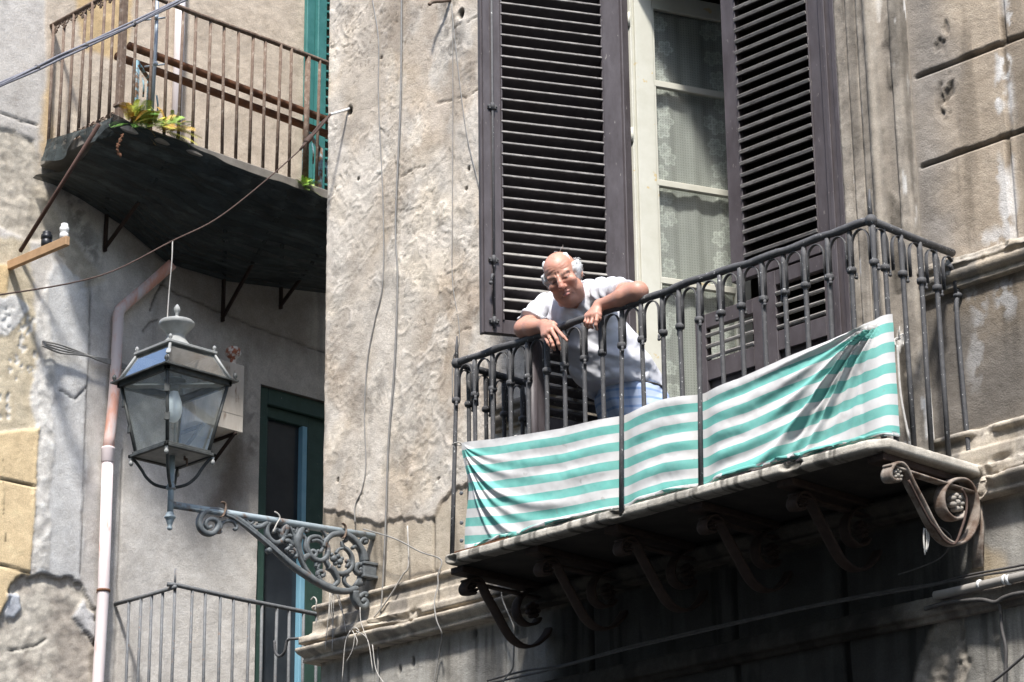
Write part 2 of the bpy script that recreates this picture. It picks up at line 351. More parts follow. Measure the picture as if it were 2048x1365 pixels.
# ---------------------------------------------------------------- corner building: front wall
XA = -1.75                                             # its street corner
TOPZ = 7.93; DX0, DX1 = .64, 2.03                                   # balcony door opening
SL0, SL1, SLZ = -.05, 2.645, 4.775                     # balcony slab
corner = thing('corner_building', 'weathered corner house of grey and tan stone with dark shuttered door on the right', 'building', (.4, 0, 0))
def f2(px): return [tuple(PF(x, y)[[0, 2]]) for x, y in px]
us = grid_axis(XA, 3.3, .009, [], [4.2, 6, 8], (DX0, DX1)); vs = grid_axis(3.6, 8.95, .009, [0, 1.5, 3], [9.6, 10.5, 12], (TOPZ,))
U, V = np.meshgrid(us, vs, indexing='ij')
def paintF(X, Z):
    w1 = fbm(X*3, Z*3, 3)-.5; w2 = fbm(X*3, Z*3, 5)-.5; w3 = fbm(X*14, Z*14, 6)-.5; w4 = fbm(X*14, Z*14, 8)-.5
    Xw = X+.10*w1+.03*w3; Zw = Z+.10*w2+.03*w4
    n1 = fbm(X*1.6, Z*1.6, 11); n2 = fbm(X*5, Z*5, 12, 5); n3 = fbm(X*22, Z*22, 13, 4); st = fbm(X*11, Z*1.1, 14, 4); st2 = fbm(X*30, Z*2.2, 15, 3)
    c = lambda *v: np.array(v)[None, None, :]
    e = lambda m: m[..., None]
    # smooth grey plaster, streaked (lowest storey)
    C = c(.30, .285, .255)*(1-e(ss(.4, .7, st))) + c(.40, .385, .35)*e(ss(.4, .7, st))
    C = C*(1-.45*e(ss(.5, .75, st2)*ss(.4, .6, n1)))
    D = .006*(n2-.5)+.004*(n3-.5)
    # tan dressed stone between render and cornice
    bx = [p[0] for p in f2([(645, 1020), (700, 1030), (760, 1052), (800, 1042), (845, 1038), (872, 1034), (882, 1010), (905, 985), (1000, 940)])]
    bz = [p[1] for p in f2([(645, 1020), (700, 1030), (760, 1052), (800, 1042), (845, 1038), (872, 1034), (882, 1010), (905, 985), (1000, 940)])]
    zb = np.interp(X, bx, bz)
    tan = c(.52, .455, .36)*(1-e(ss(.35, .7, n2))) + c(.45, .385, .30)*e(ss(.35, .7, n2))
    tan = tan*(1-.55*e(ss(.48, .7, st)))+c(.2, .185, .16)*e(.5*ss(.55, .75, n1)*ss(.3, .6, st))
    m = ss(4.60, 4.62, Z)
    C = C*(1-e(m))+tan*e(m)
    for jx in (f2([(868, 1150)])[0][0],):
        g = np.exp(-((X-jx-.004*w3)/.008)**2)*ss(4.9, 4.95, Z)*(1-ss(zb-.02, zb, Z)); D -= .012*g; C = C*(1-.5*e(g))
    # rough cement render, lumpy, over the stone
    m = ss(zb-.006, zb+.006, Z+.045*w4+.012*w2+.02*(n3-.5))*(1-ss(.1, .2, X))
    hump = fbm(X*3.2, Z*2.6, 21, 4); rid = 1-np.abs(2*fbm(X*6+.6*w1, Z*6+.6*w2, 22, 3)-1); rid2 = 1-np.abs(2*fbm(X*13, Z*11, 23, 3)-1)
    worm = ss(.93, .99, rid)*ss(.45, .6, fbm(X*2, Z*2, 24)); worm2 = ss(.93, .99, rid2)*ss(.52, .66, fbm(X*2.7, Z*2.7, 25))
    rc = c(.64, .585, .51)+e(n1-.5)*c(.16, .15, .14)+e(n2-.5)*c(.16, .16, .16)
    rc = rc*(1-.17*c(.8, 1., 1.2)*e(ss(.52, .72, fbm(X*2.2, Z*1.6, 26, 5))))+c(.10, .075, .04)*e(ss(.5, .75, fbm(X*3.5, Z*3.5, 27)))
    dirt = ss(.56, .68, fbm(X*9, Z*9, 28, 5))*ss(.45, .62, fbm(X*1.5, Z*1.9, 29, 3)); rc = rc*(1-.26*e(dirt))
    rc = rc*(1-.22*e(ss(.58, .36, hump)*ss(.35, .6, n2)))*(1-.24*c(.8, 1., 1.2)*e(ss(.52, .30, fbm(X*1.3, Z*.9, 36, 4))*ss(.35, .6, fbm(X*7, Z*5, 37, 4))))+.07*e(worm+worm2)
    tl = fbm(X*2.1+.3*w1, Z*1.7+.3*w2, 38, 5); trow = sum(np.exp(-((tl-v)/.0035)**2) for v in (.40, .455, .51, .56))*ss(.42, .58, fbm(X*3, Z*3, 39)); tsh = sum(ss(v, v+.03, tl)*ss(v+.031, v+.0301, tl) for v in (.40, .455, .51, .56))
    rc = rc*(1+.16*e(trow))*(1-.10*e(tsh*ss(.4, .6, fbm(X*3, Z*3, 39))))  # trowel ridges brightened, a slight shadow painted beside them
    # soiled streak below the hook, top right of the render
    hk = np.exp(-(segdist(Xw, Zw, f2([(905, 0), (912, 40), (915, 90)]))/.09)**2); rc = rc*(1-.6*e(hk*ss(.35, .6, n3)))
    bump_ = .012*(hump-.5)+.007*(n2-.5)+.004*(n3-.5)+.004*worm+.003*worm2+.004*trow+.003*tsh
    pit = ss(.77, .82, fbm(X*60, Z*60, 30, 2))*ss(.5, .65, fbm(X*2.4, Z*2.4, 31)); bump_ = bump_-.004*pit; rc = rc*(1-.35*e(pit))
    for px in ([(878, 206), (905, 203), (940, 195), (964, 180)], [(805, 352), (830, 342), (850, 338), (862, 330)], [(905, 60), (930, 47), (963, 30)], [(880, 682), (910, 672), (940, 660), (968, 645)],
               [(660, 100), (690, 97), (720, 92)], [(655, 395), (668, 392), (672, 372)]):
        g = np.exp(-(segdist(X+.02*w3, Z+.035*w4, f2(px))/.0042)**2)*ss(.38, .55, fbm(X*20, Z*20, 33)); bump_ = bump_-.008*g; rc = rc*(1-.6*e(g))
    for x, y, r in ((679, 961, .014), (702, 222, .03), (765, 117, .012), (715, 37, .008), (720, 360, .008), (880, 960, .008), (925, 30, .03), (940, 340, .012), (935, 380, .012)):
        hx, hz = f2([(x, y)])[0]; g = ss(r*1.2, r*.7, np.hypot((X-hx)*1.2, Z-hz)+.02*w3); bump_ = bump_-.03*g; rc = rc*(1-.85*e(g))
    D = D*(1-m)+(bump_+.012)*m; C = C*(1-e(m))+rc*e(m)
    lip = np.exp(-((Z+.03*w4+.012*w2-zb)/.025)**2)*(1-ss(.1, .2, X)); C = C*(1-e(.5*lip))+c(.56, .47, .38)*e(.5*lip)
    # blocks right of the door
    m = ss(2.44, 2.46, X)*ss(4.95, 4.97, Z)
    bc = c(.40, .33, .25)*(1-e(ss(.38, .62, n1)))+c(.32, .285, .245)*e(ss(.38, .62, n1))
    bc = bc*(.8+.5*e(n2))*(1-.35*e(ss(.5, .7, st)))
    grey = ss(.30, .0, X-2.47+.35*w1)*.85; bc = bc*(1-e(grey))+c(.28, .255, .225)*e(grey)*(.75+.5*e(n2))
    bd = .006*(n2-.5)+.004*(n3-.5)
    for zj in (6.72, 6.27, 7.17, 7.62):
        g = ss(.0135, .009, np.abs(Z-zj+.006*w3))*ss(2.470, 2.495, X+.02*w4); bd = bd-.026*g; bc = bc*(1-.55*e(g))
    for xj, z0, z1 in ((2.985, 6.735, 7.155), (2.955, 5.75, 6.255), (2.975, 6.285, 6.705)):
        a = .35 if z0 > 6.28 and z1 < 6.72 else 1.
        g = ss(.015, .009, np.abs(X-xj+.006*w3))*ss(z0-.01, z0, Z)*ss(z1+.01, z1, Z); bd = bd-.02*g*a; bc = bc*(1-.5*a*e(g))
        wp = np.exp(-((X-xj-.012+.02*w3)/.02)**2)*ss(.42, .60, fbm(X*8, Z*5, 41))*ss(z0-.02, z0, Z)*ss(z1+.02, z1, Z); bc = bc*(1-.85*e(wp))+c(.66, .64, .61)*e(.85*wp)
    # efflorescence and soot
    for x, y, rx, rz, k in ((2000, 140, .045, .12, .95), (2003, 215, .03, .06, .9), (1993, 475, .09, .05, .7), (2003, 590, .07, .10, .9), (1955, 690, .05, .22, .8), (1945, 590, .05, .08, .6), (2015, 400, .035, .2, .8), (2022, 30, .02, .12, .7)):
        hx, hz = f2([(x, y)])[0]; g = ss(1.25, .55, np.hypot((Xw-hx)/rx, (Zw-hz)/rz))*ss(.40, .56, fbm(X*24, Z*18, 42, 4)); bc = bc*(1-k*e(g))+c(.68, .66, .63)*e(k*g)
    lowz = ss(5.66, 5.60, Z); bc = bc*(1-e(lowz*.5*ss(.32, .6, fbm(X*2.2, Z*2.2, 43))))
    for x, y, r in ((1895, 210, .06), (1885, 200, .07), (1870, 100, .05), (1880, 70, .06)):
        hx, hz = f2([(x, y)])[0]; g = ss(1.2, .6, np.hypot((Xw-hx)/r/.7, (Zw-hz)/r/1.3))*ss(.45, .55, n3); bd = bd-.01*g; bc = bc*(1-.25*e(g))
    D = D*(1-m)+bd*m; C = C*(1-e(m))+bc*e(m)
    # zone beneath the balcony: soot with shade painted in, panel joints, rough scar at the right
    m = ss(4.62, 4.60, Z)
    soot_shade = ss(-.25, .15, X+.3*w1)*ss(2.9, 2.45, X+.25*w2); C = C*(1-e(ss(4.99, 4.93, Z)*soot_shade*.87))
    for xj in (.32, 1.25, 1.9):
        g = ss(.02, .012, np.abs(X-xj))*m; D = D-.02*g; C = C*(1-.4*e(g))
    for px in ([(1820, 1365), (1840, 1290), (1875, 1225), (1930, 1225), (1945, 1310), (1930, 1365)],):
        sd = polysd(Xw, Zw, f2(px)); g = ss(-.01, .02, sd); D = D-g*(.018-.03*(n3-.4)); C = C*(1-e(g))+c(.26, .235, .2)*e(g)*(.6+.8*e(n3))
    for x, y, r in ((1640, 1335, .05), (1620, 1210, .05), (1980, 1130, .09)):
        hx, hz = f2([(x, y)])[0]; g = ss(1.2, .7, np.hypot((Xw-hx)/r, (Zw-hz)/r/1.2)); C = C*(1-.6*e(g*(X > 2.3)))+c(.42, .33, .21)*e(.6*g*(X > 2.3))
    for x, y in ((1033, 1262), (800, 1340), (827, 1322), (637, 1354), (950, 1266)):
        hx, hz = f2([(x, y)])[0]; g = ss(.018, .008, np.hypot(X-hx, (Z-hz)*.5)+.012*w3); D = D-.012*g; C = C*(1-.6*e(g))
    return np.clip(C, .015, .75), D
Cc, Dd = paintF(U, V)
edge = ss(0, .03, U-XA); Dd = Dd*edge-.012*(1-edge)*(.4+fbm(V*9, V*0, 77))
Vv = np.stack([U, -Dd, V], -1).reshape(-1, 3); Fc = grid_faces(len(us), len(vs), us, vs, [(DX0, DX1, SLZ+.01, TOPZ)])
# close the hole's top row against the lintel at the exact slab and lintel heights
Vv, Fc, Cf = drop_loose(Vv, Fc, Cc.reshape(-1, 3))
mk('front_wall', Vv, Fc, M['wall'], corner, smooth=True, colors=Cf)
# side wall on the alley, roof and back: plain masses, seen only from elsewhere
sidem = simple('side_plaster', (.42, .39, .34), (.5, .47, .42), .95, 3, bmp=.4, bsc=20)
b = MB().quad((XA+.004, .02, 0), (XA+.004, 8, 0), (XA+.004, 8, 12), (XA+.004, .02, 12)); b.quad((XA, 8, 0), (8, 8, 0), (8, 8, 12), (XA, 8, 12)); b.quad((8, 0, 0), (8, 8, 0), (8, 8, 12), (8, 0, 12)); b.build('side_wall', sidem, corner)
b = MB().box((XA-.1, -.1, 12.0), (8.1, 8.1, 12.2)); b.build('roof', sidem, corner)
# room behind the balcony door
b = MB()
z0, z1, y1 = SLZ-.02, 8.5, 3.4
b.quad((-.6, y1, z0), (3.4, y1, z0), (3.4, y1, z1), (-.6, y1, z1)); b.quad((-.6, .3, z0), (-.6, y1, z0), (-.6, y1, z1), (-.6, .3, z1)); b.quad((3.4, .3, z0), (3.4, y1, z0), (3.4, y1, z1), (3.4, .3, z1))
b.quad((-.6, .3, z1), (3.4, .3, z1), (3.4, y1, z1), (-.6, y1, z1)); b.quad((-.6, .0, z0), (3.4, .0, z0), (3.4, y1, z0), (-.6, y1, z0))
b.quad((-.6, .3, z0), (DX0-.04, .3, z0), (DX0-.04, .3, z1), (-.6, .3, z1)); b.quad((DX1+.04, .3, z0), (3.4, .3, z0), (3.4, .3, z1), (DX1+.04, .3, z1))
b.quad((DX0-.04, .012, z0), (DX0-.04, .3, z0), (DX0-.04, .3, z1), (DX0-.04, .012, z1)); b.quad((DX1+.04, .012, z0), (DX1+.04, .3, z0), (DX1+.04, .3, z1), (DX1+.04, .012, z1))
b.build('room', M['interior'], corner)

# mouldings: profile (height, projection) swept along a path, worn by noise
def sweep(name, prof, path, mat, parent, colf, seed=0, amp=.006, chips=(), res=.011, nsub=4):
    """prof: list of (z, p) top to bottom; path: list of ((x,y),(nx,ny)) with outward offset vector"""
    pr = []
    for (za, pa), (zb, pb) in zip(prof[:-1], prof[1:]):
        k = max(1, int(math.hypot(zb-za, pb-pa)/res)); pr += [(za+(zb-za)*t/k, pa+(pb-pa)*t/k) for t in range(k)]
    pr.append(prof[-1]); pr = np.array(pr)
    pts = []; off = []; s = 0; sl = []
    for (a, na), (bq, nb) in zip(path[:-1], path[1:]):
        a, bq, na, nb = map(lambda q: np.asarray(q, float), (a, bq, na, nb)); L = np.linalg.norm(bq-a); k = max(1, int(L/res))
        for t in range(k): pts.append(a+(bq-a)*t/k); off.append(na+(nb-na)*t/k); sl.append(s+L*t/k)
        s += L
    pts.append(np.asarray(path[-1][0], float)); off.append(np.asarray(path[-1][1], float)); sl.append(s)
    pts, off, sl = np.array(pts), np.array(off), np.array(sl)
    SS, ZZ = np.meshgrid(sl, pr[:, 0], indexing='ij'); PPr = np.broadcast_to(pr[:, 1], SS.shape)
    X = np.broadcast_to(pts[:, :1], SS.shape)
    n = fbm(SS*9, ZZ*9, seed, 4)-.5; n2 = fbm(SS*40, ZZ*40+PPr*40, seed+3, 3)-.5
    d = PPr+amp*n*2+amp*.5*n2; wear = np.zeros(SS.shape)
    for x, z, rx, rz, dep in chips:
        q = ss(1.15, .55, np.hypot((X-x)/rx, (ZZ-z)/rz)+.9*(fbm(SS*14, ZZ*14, seed+9)-.5)); d = d*(1-q*dep)+q*dep*.012*(n2*2+.5); wear = np.maximum(wear, q)
    d = np.where(PPr <= .0005, PPr, np.maximum(d, .002))
    W = np.stack([pts[:, 0][:, None]+off[:, 0][:, None]*d, pts[:, 1][:, None]+off[:, 1][:, None]*d, ZZ+.003*n2], -1)
    C = colf(X, ZZ, PPr, wear, n, n2)
    return mk(name, W.reshape(-1, 3), grid_faces(len(sl), len(pr)), mat, parent, smooth=False, colors=np.clip(C, .012, .75).reshape(-1, 3))
def stonecol(base, dark, soot_shade_x=None):
    def f(X, Z, Pj, wear, n, n2):
        st = fbm(X*14, Z*2, 51, 4); k = ss(.4, .68, st+.25*n)[..., None]
        C = np.array(base)*(1-k)+np.array(dark)*k
        if soot_shade_x: s = (ss(soot_shade_x[0]-.2, soot_shade_x[0]+.2, X+.2*n)*ss(soot_shade_x[1]+.2, soot_shade_x[1]-.1, X+.2*n))[..., None]; C = C*(1-.84*s)  # sooty span under the balcony, darkened for the shade there too
        C = C*(1+.5*n2[..., None]); return C*(1-.6*wear[..., None])+np.array((.5, .45, .38))*.6*wear[..., None]
    return f
dg = (-1, -1)
prof = [(4.955, 0), (4.952, .028), (4.94, .036), (4.925, .03), (4.922, .014), (4.862, .014), (4.86, .03), (4.80, .03), (4.785, .045), (4.775, .082), (4.735, .082), (4.732, .055), (4.715, .055), (4.712, .095), (4.70, .098), (4.68, .088), (4.66, .066), (4.65, .06), (4.648, .066), (4.63, .066), (4.627, .0)]
cx, cz = f2([(838, 1232)])[0]
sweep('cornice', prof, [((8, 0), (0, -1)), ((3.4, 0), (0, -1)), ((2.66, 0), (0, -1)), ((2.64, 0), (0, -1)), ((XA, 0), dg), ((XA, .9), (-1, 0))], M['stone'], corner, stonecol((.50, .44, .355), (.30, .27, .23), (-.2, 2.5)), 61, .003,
      [(cx, 4.75, .14, .045, .8), (cx+.10, 4.735, .07, .03, .7), (-1.1, 4.76, .12, .02, .5), (-1.62, 4.80, .10, .05, .8), (2.85, 4.76, .16, .05, .7), (3.1, 4.72, .12, .05, .6), (2.72, 4.93, .06, .05, .8), (2.66, 4.70, .10, .10, .92)])
sp = [(5.765, 0), (5.762, .05), (5.74, .055), (5.725, .05), (5.722, .035), (5.70, .035), (5.698, .05), (5.672, .045), (5.655, .03), (5.652, .02), (5.64, .022), (5.625, .028), (5.618, .0)]
sweep('string_course', sp, [((8, 0), (0, -1)), ((3.4, 0), (0, -1)), ((2.455, 0), (0, -1))], M['stone'], corner, stonecol((.42, .36, .28), (.26, .235, .2)), 71, .004, [(2.8, 5.75, .2, .03, .6), (3.05, 5.76, .12, .03, .6)])
sweep('string_course', sp, [((.2, -.005), (0, -1)), ((-.33, -.005), (0, -1)), ((-.33, .02), (-.3, -1))], M['stone'], corner, stonecol((.34, .285, .21), (.22, .195, .165)), 73, .004)
lp = [(4.245, 0), (4.242, .05), (4.20, .06), (4.165, .055), (4.16, .03), (4.14, .03), (4.137, 0)]
sweep('ledge', lp, [((8, 0), (0, -1)), ((3.4, 0), (0, -1)), ((-.35, 0), (0, -1)), ((-.35, .02), (0, -1))], M['stone'], corner, stonecol((.26, .235, .2), (.17, .15, .13), (.0, 2.2)), 75, .004)

# door surround: a moulding running up the jamb
jp = [(0, -.14), (0, .028), (.068, .03), (.07, .02), (.076, .02), (.078, .042), (.138, .042), (.14, .03), (.15, .03), (.152, .056), (.196, .058), (.2, .066), (.215, .082), (.235, .088), (.252, .078), (.262, .05), (.275, .042), (.335, .04), (.34, .058), (.352, .064), (.392, .06), (.402, .052), (.404, 0)]
def jamb(x0, sgn, zlo, name):
    pr = []
    for (a, pa), (bq, pb) in zip(jp[:-1], jp[1:]):
        k = max(1, int(math.hypot(a-bq, pa-pb)/.009)); pr += [(a+(bq-a)*t/k, pa+(pb-pa)*t/k) for t in range(k)]
    pr.append(jp[-1]); pr = np.array(pr); zs = np.arange(zlo, 8.95, .012)
    O, Z = np.meshgrid(pr[:, 0], zs, indexing='ij'); Q = np.broadcast_to(pr[:, 1:], O.shape)
    arc = np.cumsum(np.hypot(*np.diff(np.vstack([pr[:1], pr]), axis=0).T)); A = np.broadcast_to(arc[:, None], O.shape)
    n = fbm(A*12, Z*7, 81, 4)-.5; n2 = fbm(A*45, Z*45, 82, 3)-.5; big = fbm(A*3, Z*2.2, 83, 4)
    pat = ss(.50, .54, fbm(A*5, Z*2.6, 84, 4))*ss(.262, .28, O)*ss(.345, .335, O)
    d = Q+np.where(Q > .001, .005*n+.004*n2-.008*pat, 0)
    C = np.array((.40, .355, .295))[None, None]*(.75+.7*n[..., None]+.4*n2[..., None]+.3*(big[..., None]-.5))
    dk = (ss(.262, .28, O)*ss(.345, .335, O)*.5+.45*ss(.50, .7, fbm(A*22, Z*1.3, 85, 3)))[..., None]; C = C*(1-dk*.75)
    lt = (ss(.2, .205, O)*ss(.262, .25, O)*.4)[..., None]; C = C*(1-lt)+np.array((.43, .38, .31))*lt
    wh = (ss(.68, .74, fbm(A*26, Z*5, 86, 3))*ss(.48, .6, fbm(A*6, Z*1.2, 87)))[..., None]; C = C*(1-wh)+np.array((.66, .64, .60))*wh
    pt = pat[..., None]; C = C*(1-.6*pt)+np.array((.36, .32, .27))*.6*pt
    Vq = np.stack([x0+sgn*O, -d, Z+.002*n2], -1).reshape(-1, 3)
    return mk(name, Vq, grid_faces(len(pr), len(zs)), M['stone'], corner, smooth=False, colors=np.clip(C, .02, .75).reshape(-1, 3))
jamb(2.05, 1, SLZ, 'door_surround'); jamb(.625, -1, SLZ, 'door_surround')

# unseen row of houses added across the street, to close off the low sky
b = MB()
for k in range(6): x0 = -22+9*k; b.box((x0, -19, 0), (x0+8.97, -12.5-.4*(k % 2), 17+2*((k*7) % 3)), .02)
for k in range(6):
    x0 = -22+9*k; yy = -12.5-.4*(k % 2)
    for i in range(3):
        for j in range(4): b.box((x0+1.2+2.6*i, yy-.02, 1.5+3.8*j), (x0+2.4+2.6*i, yy+.06, 3.9+3.8*j), .01)
o = b.build('unseen_street_row', simple('row_stucco', (.28, .25, .21), (.34, .31, .27), .95, 2, bmp=.3, bsc=15), None); tag(o, 'unseen row of houses added behind the camera to block low sky', 'building')
# ---------------------------------------------------------------- shutters and door
Zv = np.array([0, 0, 1.])
def frame_of(o, ang):
    d = np.array([math.cos(ang), math.sin(ang), 0]); return np.asarray(o, float), d
def leafbox(b, o, d, n, a0, a1, z0, z1, t0, t1, ch=.003):
    """box on a leaf: a along the leaf, t through it"""
    c = o+d*(a0+a1)/2+n*(t0+t1)/2; c = np.array([c[0], c[1], (z0+z1)/2])
    b.obox(c, d, n, Zv, (abs(a1-a0)/2, abs(t1-t0)/2, abs(z1-z0)/2), ch)
def slats(b, o, d, n, a0, a1, z0, z1, pitch, up, tilt, wid, th, skip=(), edge=None):
    k = 0; z = z0
    while z < z1:
        if k not in skip:
            t = tilt+math.radians(random.uniform(-2.5, 2.5)); cdir = n*math.cos(t)+Zv*math.sin(t)*up; nn = np.cross(d, cdir)
            c = o+d*(a0+a1)/2; c = np.array([c[0], c[1], z+random.uniform(-.001, .001)])
            dd = d+Zv*random.uniform(-.002, .002)
            b.obox(c, dd, cdir, nn, ((a1-a0)/2, wid/2, th/2), th*.3)
            if edge is not None: edge.obox(c+cdir*(wid/2+.0015), dd, cdir, nn, ((a1-a0)/2-.001, .0035, th/2+.0012), .0015)  # lighter strip paints a sunlit edge onto the dark slat
            e = c+cdir*(wid/2-.006)                      # bead along the near edge
            b.obox(e+nn*(th/2+.001), dd, cdir, nn, ((a1-a0)/2, .0035, .003), .001)
        k += 1; z += pitch
# left leaf, swung out over the railing
HG = np.array([.628, -.02, 0.]); dL = np.array([-.46, -.89, 0]); dL /= np.linalg.norm(dL); nL = np.array([-dL[1], dL[0], 0])
if nL[0] < 0: nL = -nL
WL = .752; ZB = 5.86
b = MB()
leafbox(b, HG, dL, nL, 0, .105, ZB, TOPZ, -.02, .02); leafbox(b, HG, dL, nL, WL-.095, WL, ZB, TOPZ, -.02, .02)
leafbox(b, HG, dL, nL, .105, WL-.095, ZB, ZB+.075, -.018, .018); leafbox(b, HG, dL, nL, .105, WL-.095, (TOPZ-.08), TOPZ, -.018, .018)
leafbox(b, HG, dL, nL, WL-.004, WL+.012, ZB, TOPZ, -.03, .006)       # closing bead
leafbox(b, HG, dL, nL, .098, .108, ZB+.07, (TOPZ-.08), .012, .026); leafbox(b, HG, dL, nL, WL-.103, WL-.093, ZB+.07, (TOPZ-.08), .012, .026)
shl = b.build('shutter', M['maroon'], corner, origin=(*HG[:2], ZB)); shl['label'] = 'brown louvred shutter leaf swung out beyond the railing'
b = MB(); eb = MB(); slats(b, HG, dL, nL, .104, WL-.094, ZB+.105+6*.0605, (TOPZ-.08), .0605, 1, math.radians(34), .056, .012, edge=eb); b.build('louvre_slats', M['slatdark'], shl); eb.build('slat_edges', M['slatedge'], shl)
b = MB(); eb = MB(); slats(b, HG, dL, nL, .104, WL-.094, ZB+.105, ZB+.105+5.5*.0605, .0605, 1, math.radians(34), .056, .015, edge=eb); b.build('louvre_slats', M['slatdark'], shl); eb.build('bare_slat_edges', M['slatgrey'], shl)
b = MB()
def lp_(a, t, z): q = HG+dL*a+nL*t; return np.array([q[0], q[1], z])
b.tube([lp_(WL-.047, .032, ZB+.02), lp_(WL-.047, .032, (TOPZ-.05))], .0065, 8)
for z in (ZB+.06, ZB+.385, ZB+1.22, ZB+1.95):
    b.obox(lp_(WL-.047, .024, z), dL, nL, Zv, (.025, .006, .012), .003); b.tube([lp_(WL-.047, .032, z-.02), lp_(WL-.047, .032, z+.02)], .011, 8)
    for a in (-.022, .022): b.ball(lp_(WL-.047+a, .031, z), .005, 5)
b.tube([lp_(WL-.047, .035, ZB+.30), lp_(WL-.03, .065, ZB+.29), lp_(WL-.02, .067, ZB+.25)], .007, 8); b.ball(lp_(WL-.02, .067, ZB+.245), .011, 6)
b.build('bolt_rod', M['iron'], shl)
# lower left leaf
aL = math.radians(180+78); dl = np.array([math.cos(aL), math.sin(aL), 0]); nl = np.array([-dl[1], dl[0], 0]); nl = nl if nl[0] > 0 else -nl
WZ = .575; o2 = np.array([.632, -.018, 0])
b = MB(); zl, zt = SLZ+.03, ZB-.03
for a0, a1 in ((0, .08), (WZ-.075, WZ)): leafbox(b, o2, dl, nl, a0, a1, zl, zt, -.02, .02)
for z0, z1 in ((zl, zl+.1), (zl+.50, zl+.60), (zt-.09, zt)): leafbox(b, o2, dl, nl, .08, WZ-.075, z0, z1, -.018, .018)
leafbox(b, o2, dl, nl, .08, WZ-.075, zl+.1, zl+.50, -.006, .004); leafbox(b, o2, dl, nl, .13, WZ-.125, zl+.15, zl+.45, .004, .013)
b.tube([np.array([*(o2+dl*WZ)[:2], zl]), np.array([*(o2+dl*WZ)[:2], zt])], .028, 10)
sl2 = b.build('shutter', M['maroon'], corner, origin=(*o2[:2], zl)); sl2['label'] = 'lower half leaf behind the leaning man'
b = MB(); slats(b, o2, dl, nl, .08, WZ-.075, zl+.63, zt-.1, .058, 1, math.radians(26), .048, .013); b.build('louvre_slats', M['slat'], sl2)
# right leaf, closed
oR = np.array([0, .045, 0.]); dR = np.array([1., 0, 0]); nR = np.array([0, -1., 0])
b = MB(); zr0 = 6.03
for a0, a1 in ((1.292, 1.385), (1.845, 1.935)): leafbox(b, oR, dR, nR, a0, a1, zr0, TOPZ, -.02, .02)
leafbox(b, oR, dR, nR, 1.385, 1.845, zr0, zr0+.095, -.018, .018); leafbox(b, oR, dR, nR, 1.385, 1.845, (TOPZ-.08), TOPZ, -.018, .018)
leafbox(b, oR, dR, nR, 1.380, 1.389, zr0+.09, (TOPZ-.08), .012, .024); leafbox(b, oR, dR, nR, 1.841, 1.850, zr0+.09, (TOPZ-.08), .012, .024)
shr = b.build('shutter', M['maroon'], corner, origin=(1.93, .045, zr0)); shr['label'] = 'closed upper leaf of brown slats at the right jamb'
b = MB(); eb = MB(); slats(b, oR, dR, nR, 1.384, 1.846, zr0+.125, (TOPZ-.07), .0605, -1, math.radians(21), .060, .0145, edge=eb); b.build('louvre_slats', M['slatdark'], shr); eb.build('slat_edges', M['slatgrey'], shr)
for z in (6.95, 7.7): b = MB(); b.tube([(1.94, .015, z-.05), (1.94, .015, z+.05)], .010, 8); b.ball((1.94, .015, z-.055), .011, 6); b.build('hinge', M['iron'], shr)
def lower_leaf(x0, x1, zlo, zhi, mid, label):
    b = MB()
    for a0, a1 in ((x0, x0+.07), (x1-.07, x1)): leafbox(b, oR, dR, nR, a0, a1, zlo, zhi, -.02, .02)
    for z0, z1 in ((zlo, zlo+.11), (mid-.05, mid+.05), (zhi-.075, zhi)): leafbox(b, oR, dR, nR, x0+.07, x1-.07, z0, z1, -.018, .018)
    for z0, z1 in ((zlo+.11, mid-.05),):
        leafbox(b, oR, dR, nR, x0+.07, x1-.07, z0, z1, -.010, -.004); leafbox(b, oR, dR, nR, x0+.105, x1-.105, z0+.04, z1-.04, -.004, .008, .006)
    s = b.build('shutter', M['maroon'], corner, origin=(x0, .045, zlo)); s['label'] = label
    b = MB(); slats(b, oR, dR, nR, x0+.068, x1-.068, mid+.075, zhi-.075, .058, -1, math.radians(21), .05, .0155); b.build('louvre_slats', M['slatgrey'], s)
lower_leaf(1.495, 1.932, SLZ+.03, 6.02, 5.66, 'lower right half leaf under the closed slats'); lower_leaf(1.045, 1.487, SLZ+.03, 5.915, 5.62, 'short half leaf left of the closed slats')
b = MB(); b.box((.622, -.032, SLZ), (.662, .02, TOPZ), .004); b.box((1.937, -.012, SLZ), (2.05, .05, TOPZ), .006); b.box((1.965, -.022, SLZ), (1.985, -.012, TOPZ), .003); b.box((2.02, -.028, SLZ), (2.048, -.012, TOPZ), .004)
b.build('shutter_frame', M['maroon'], corner)
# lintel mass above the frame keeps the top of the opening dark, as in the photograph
b = MB(); b.box((DX0-.03, .012, TOPZ+.003), (DX1+.03, .4, TOPZ+.4)); b.build('lintel', M['concrete'], corner)
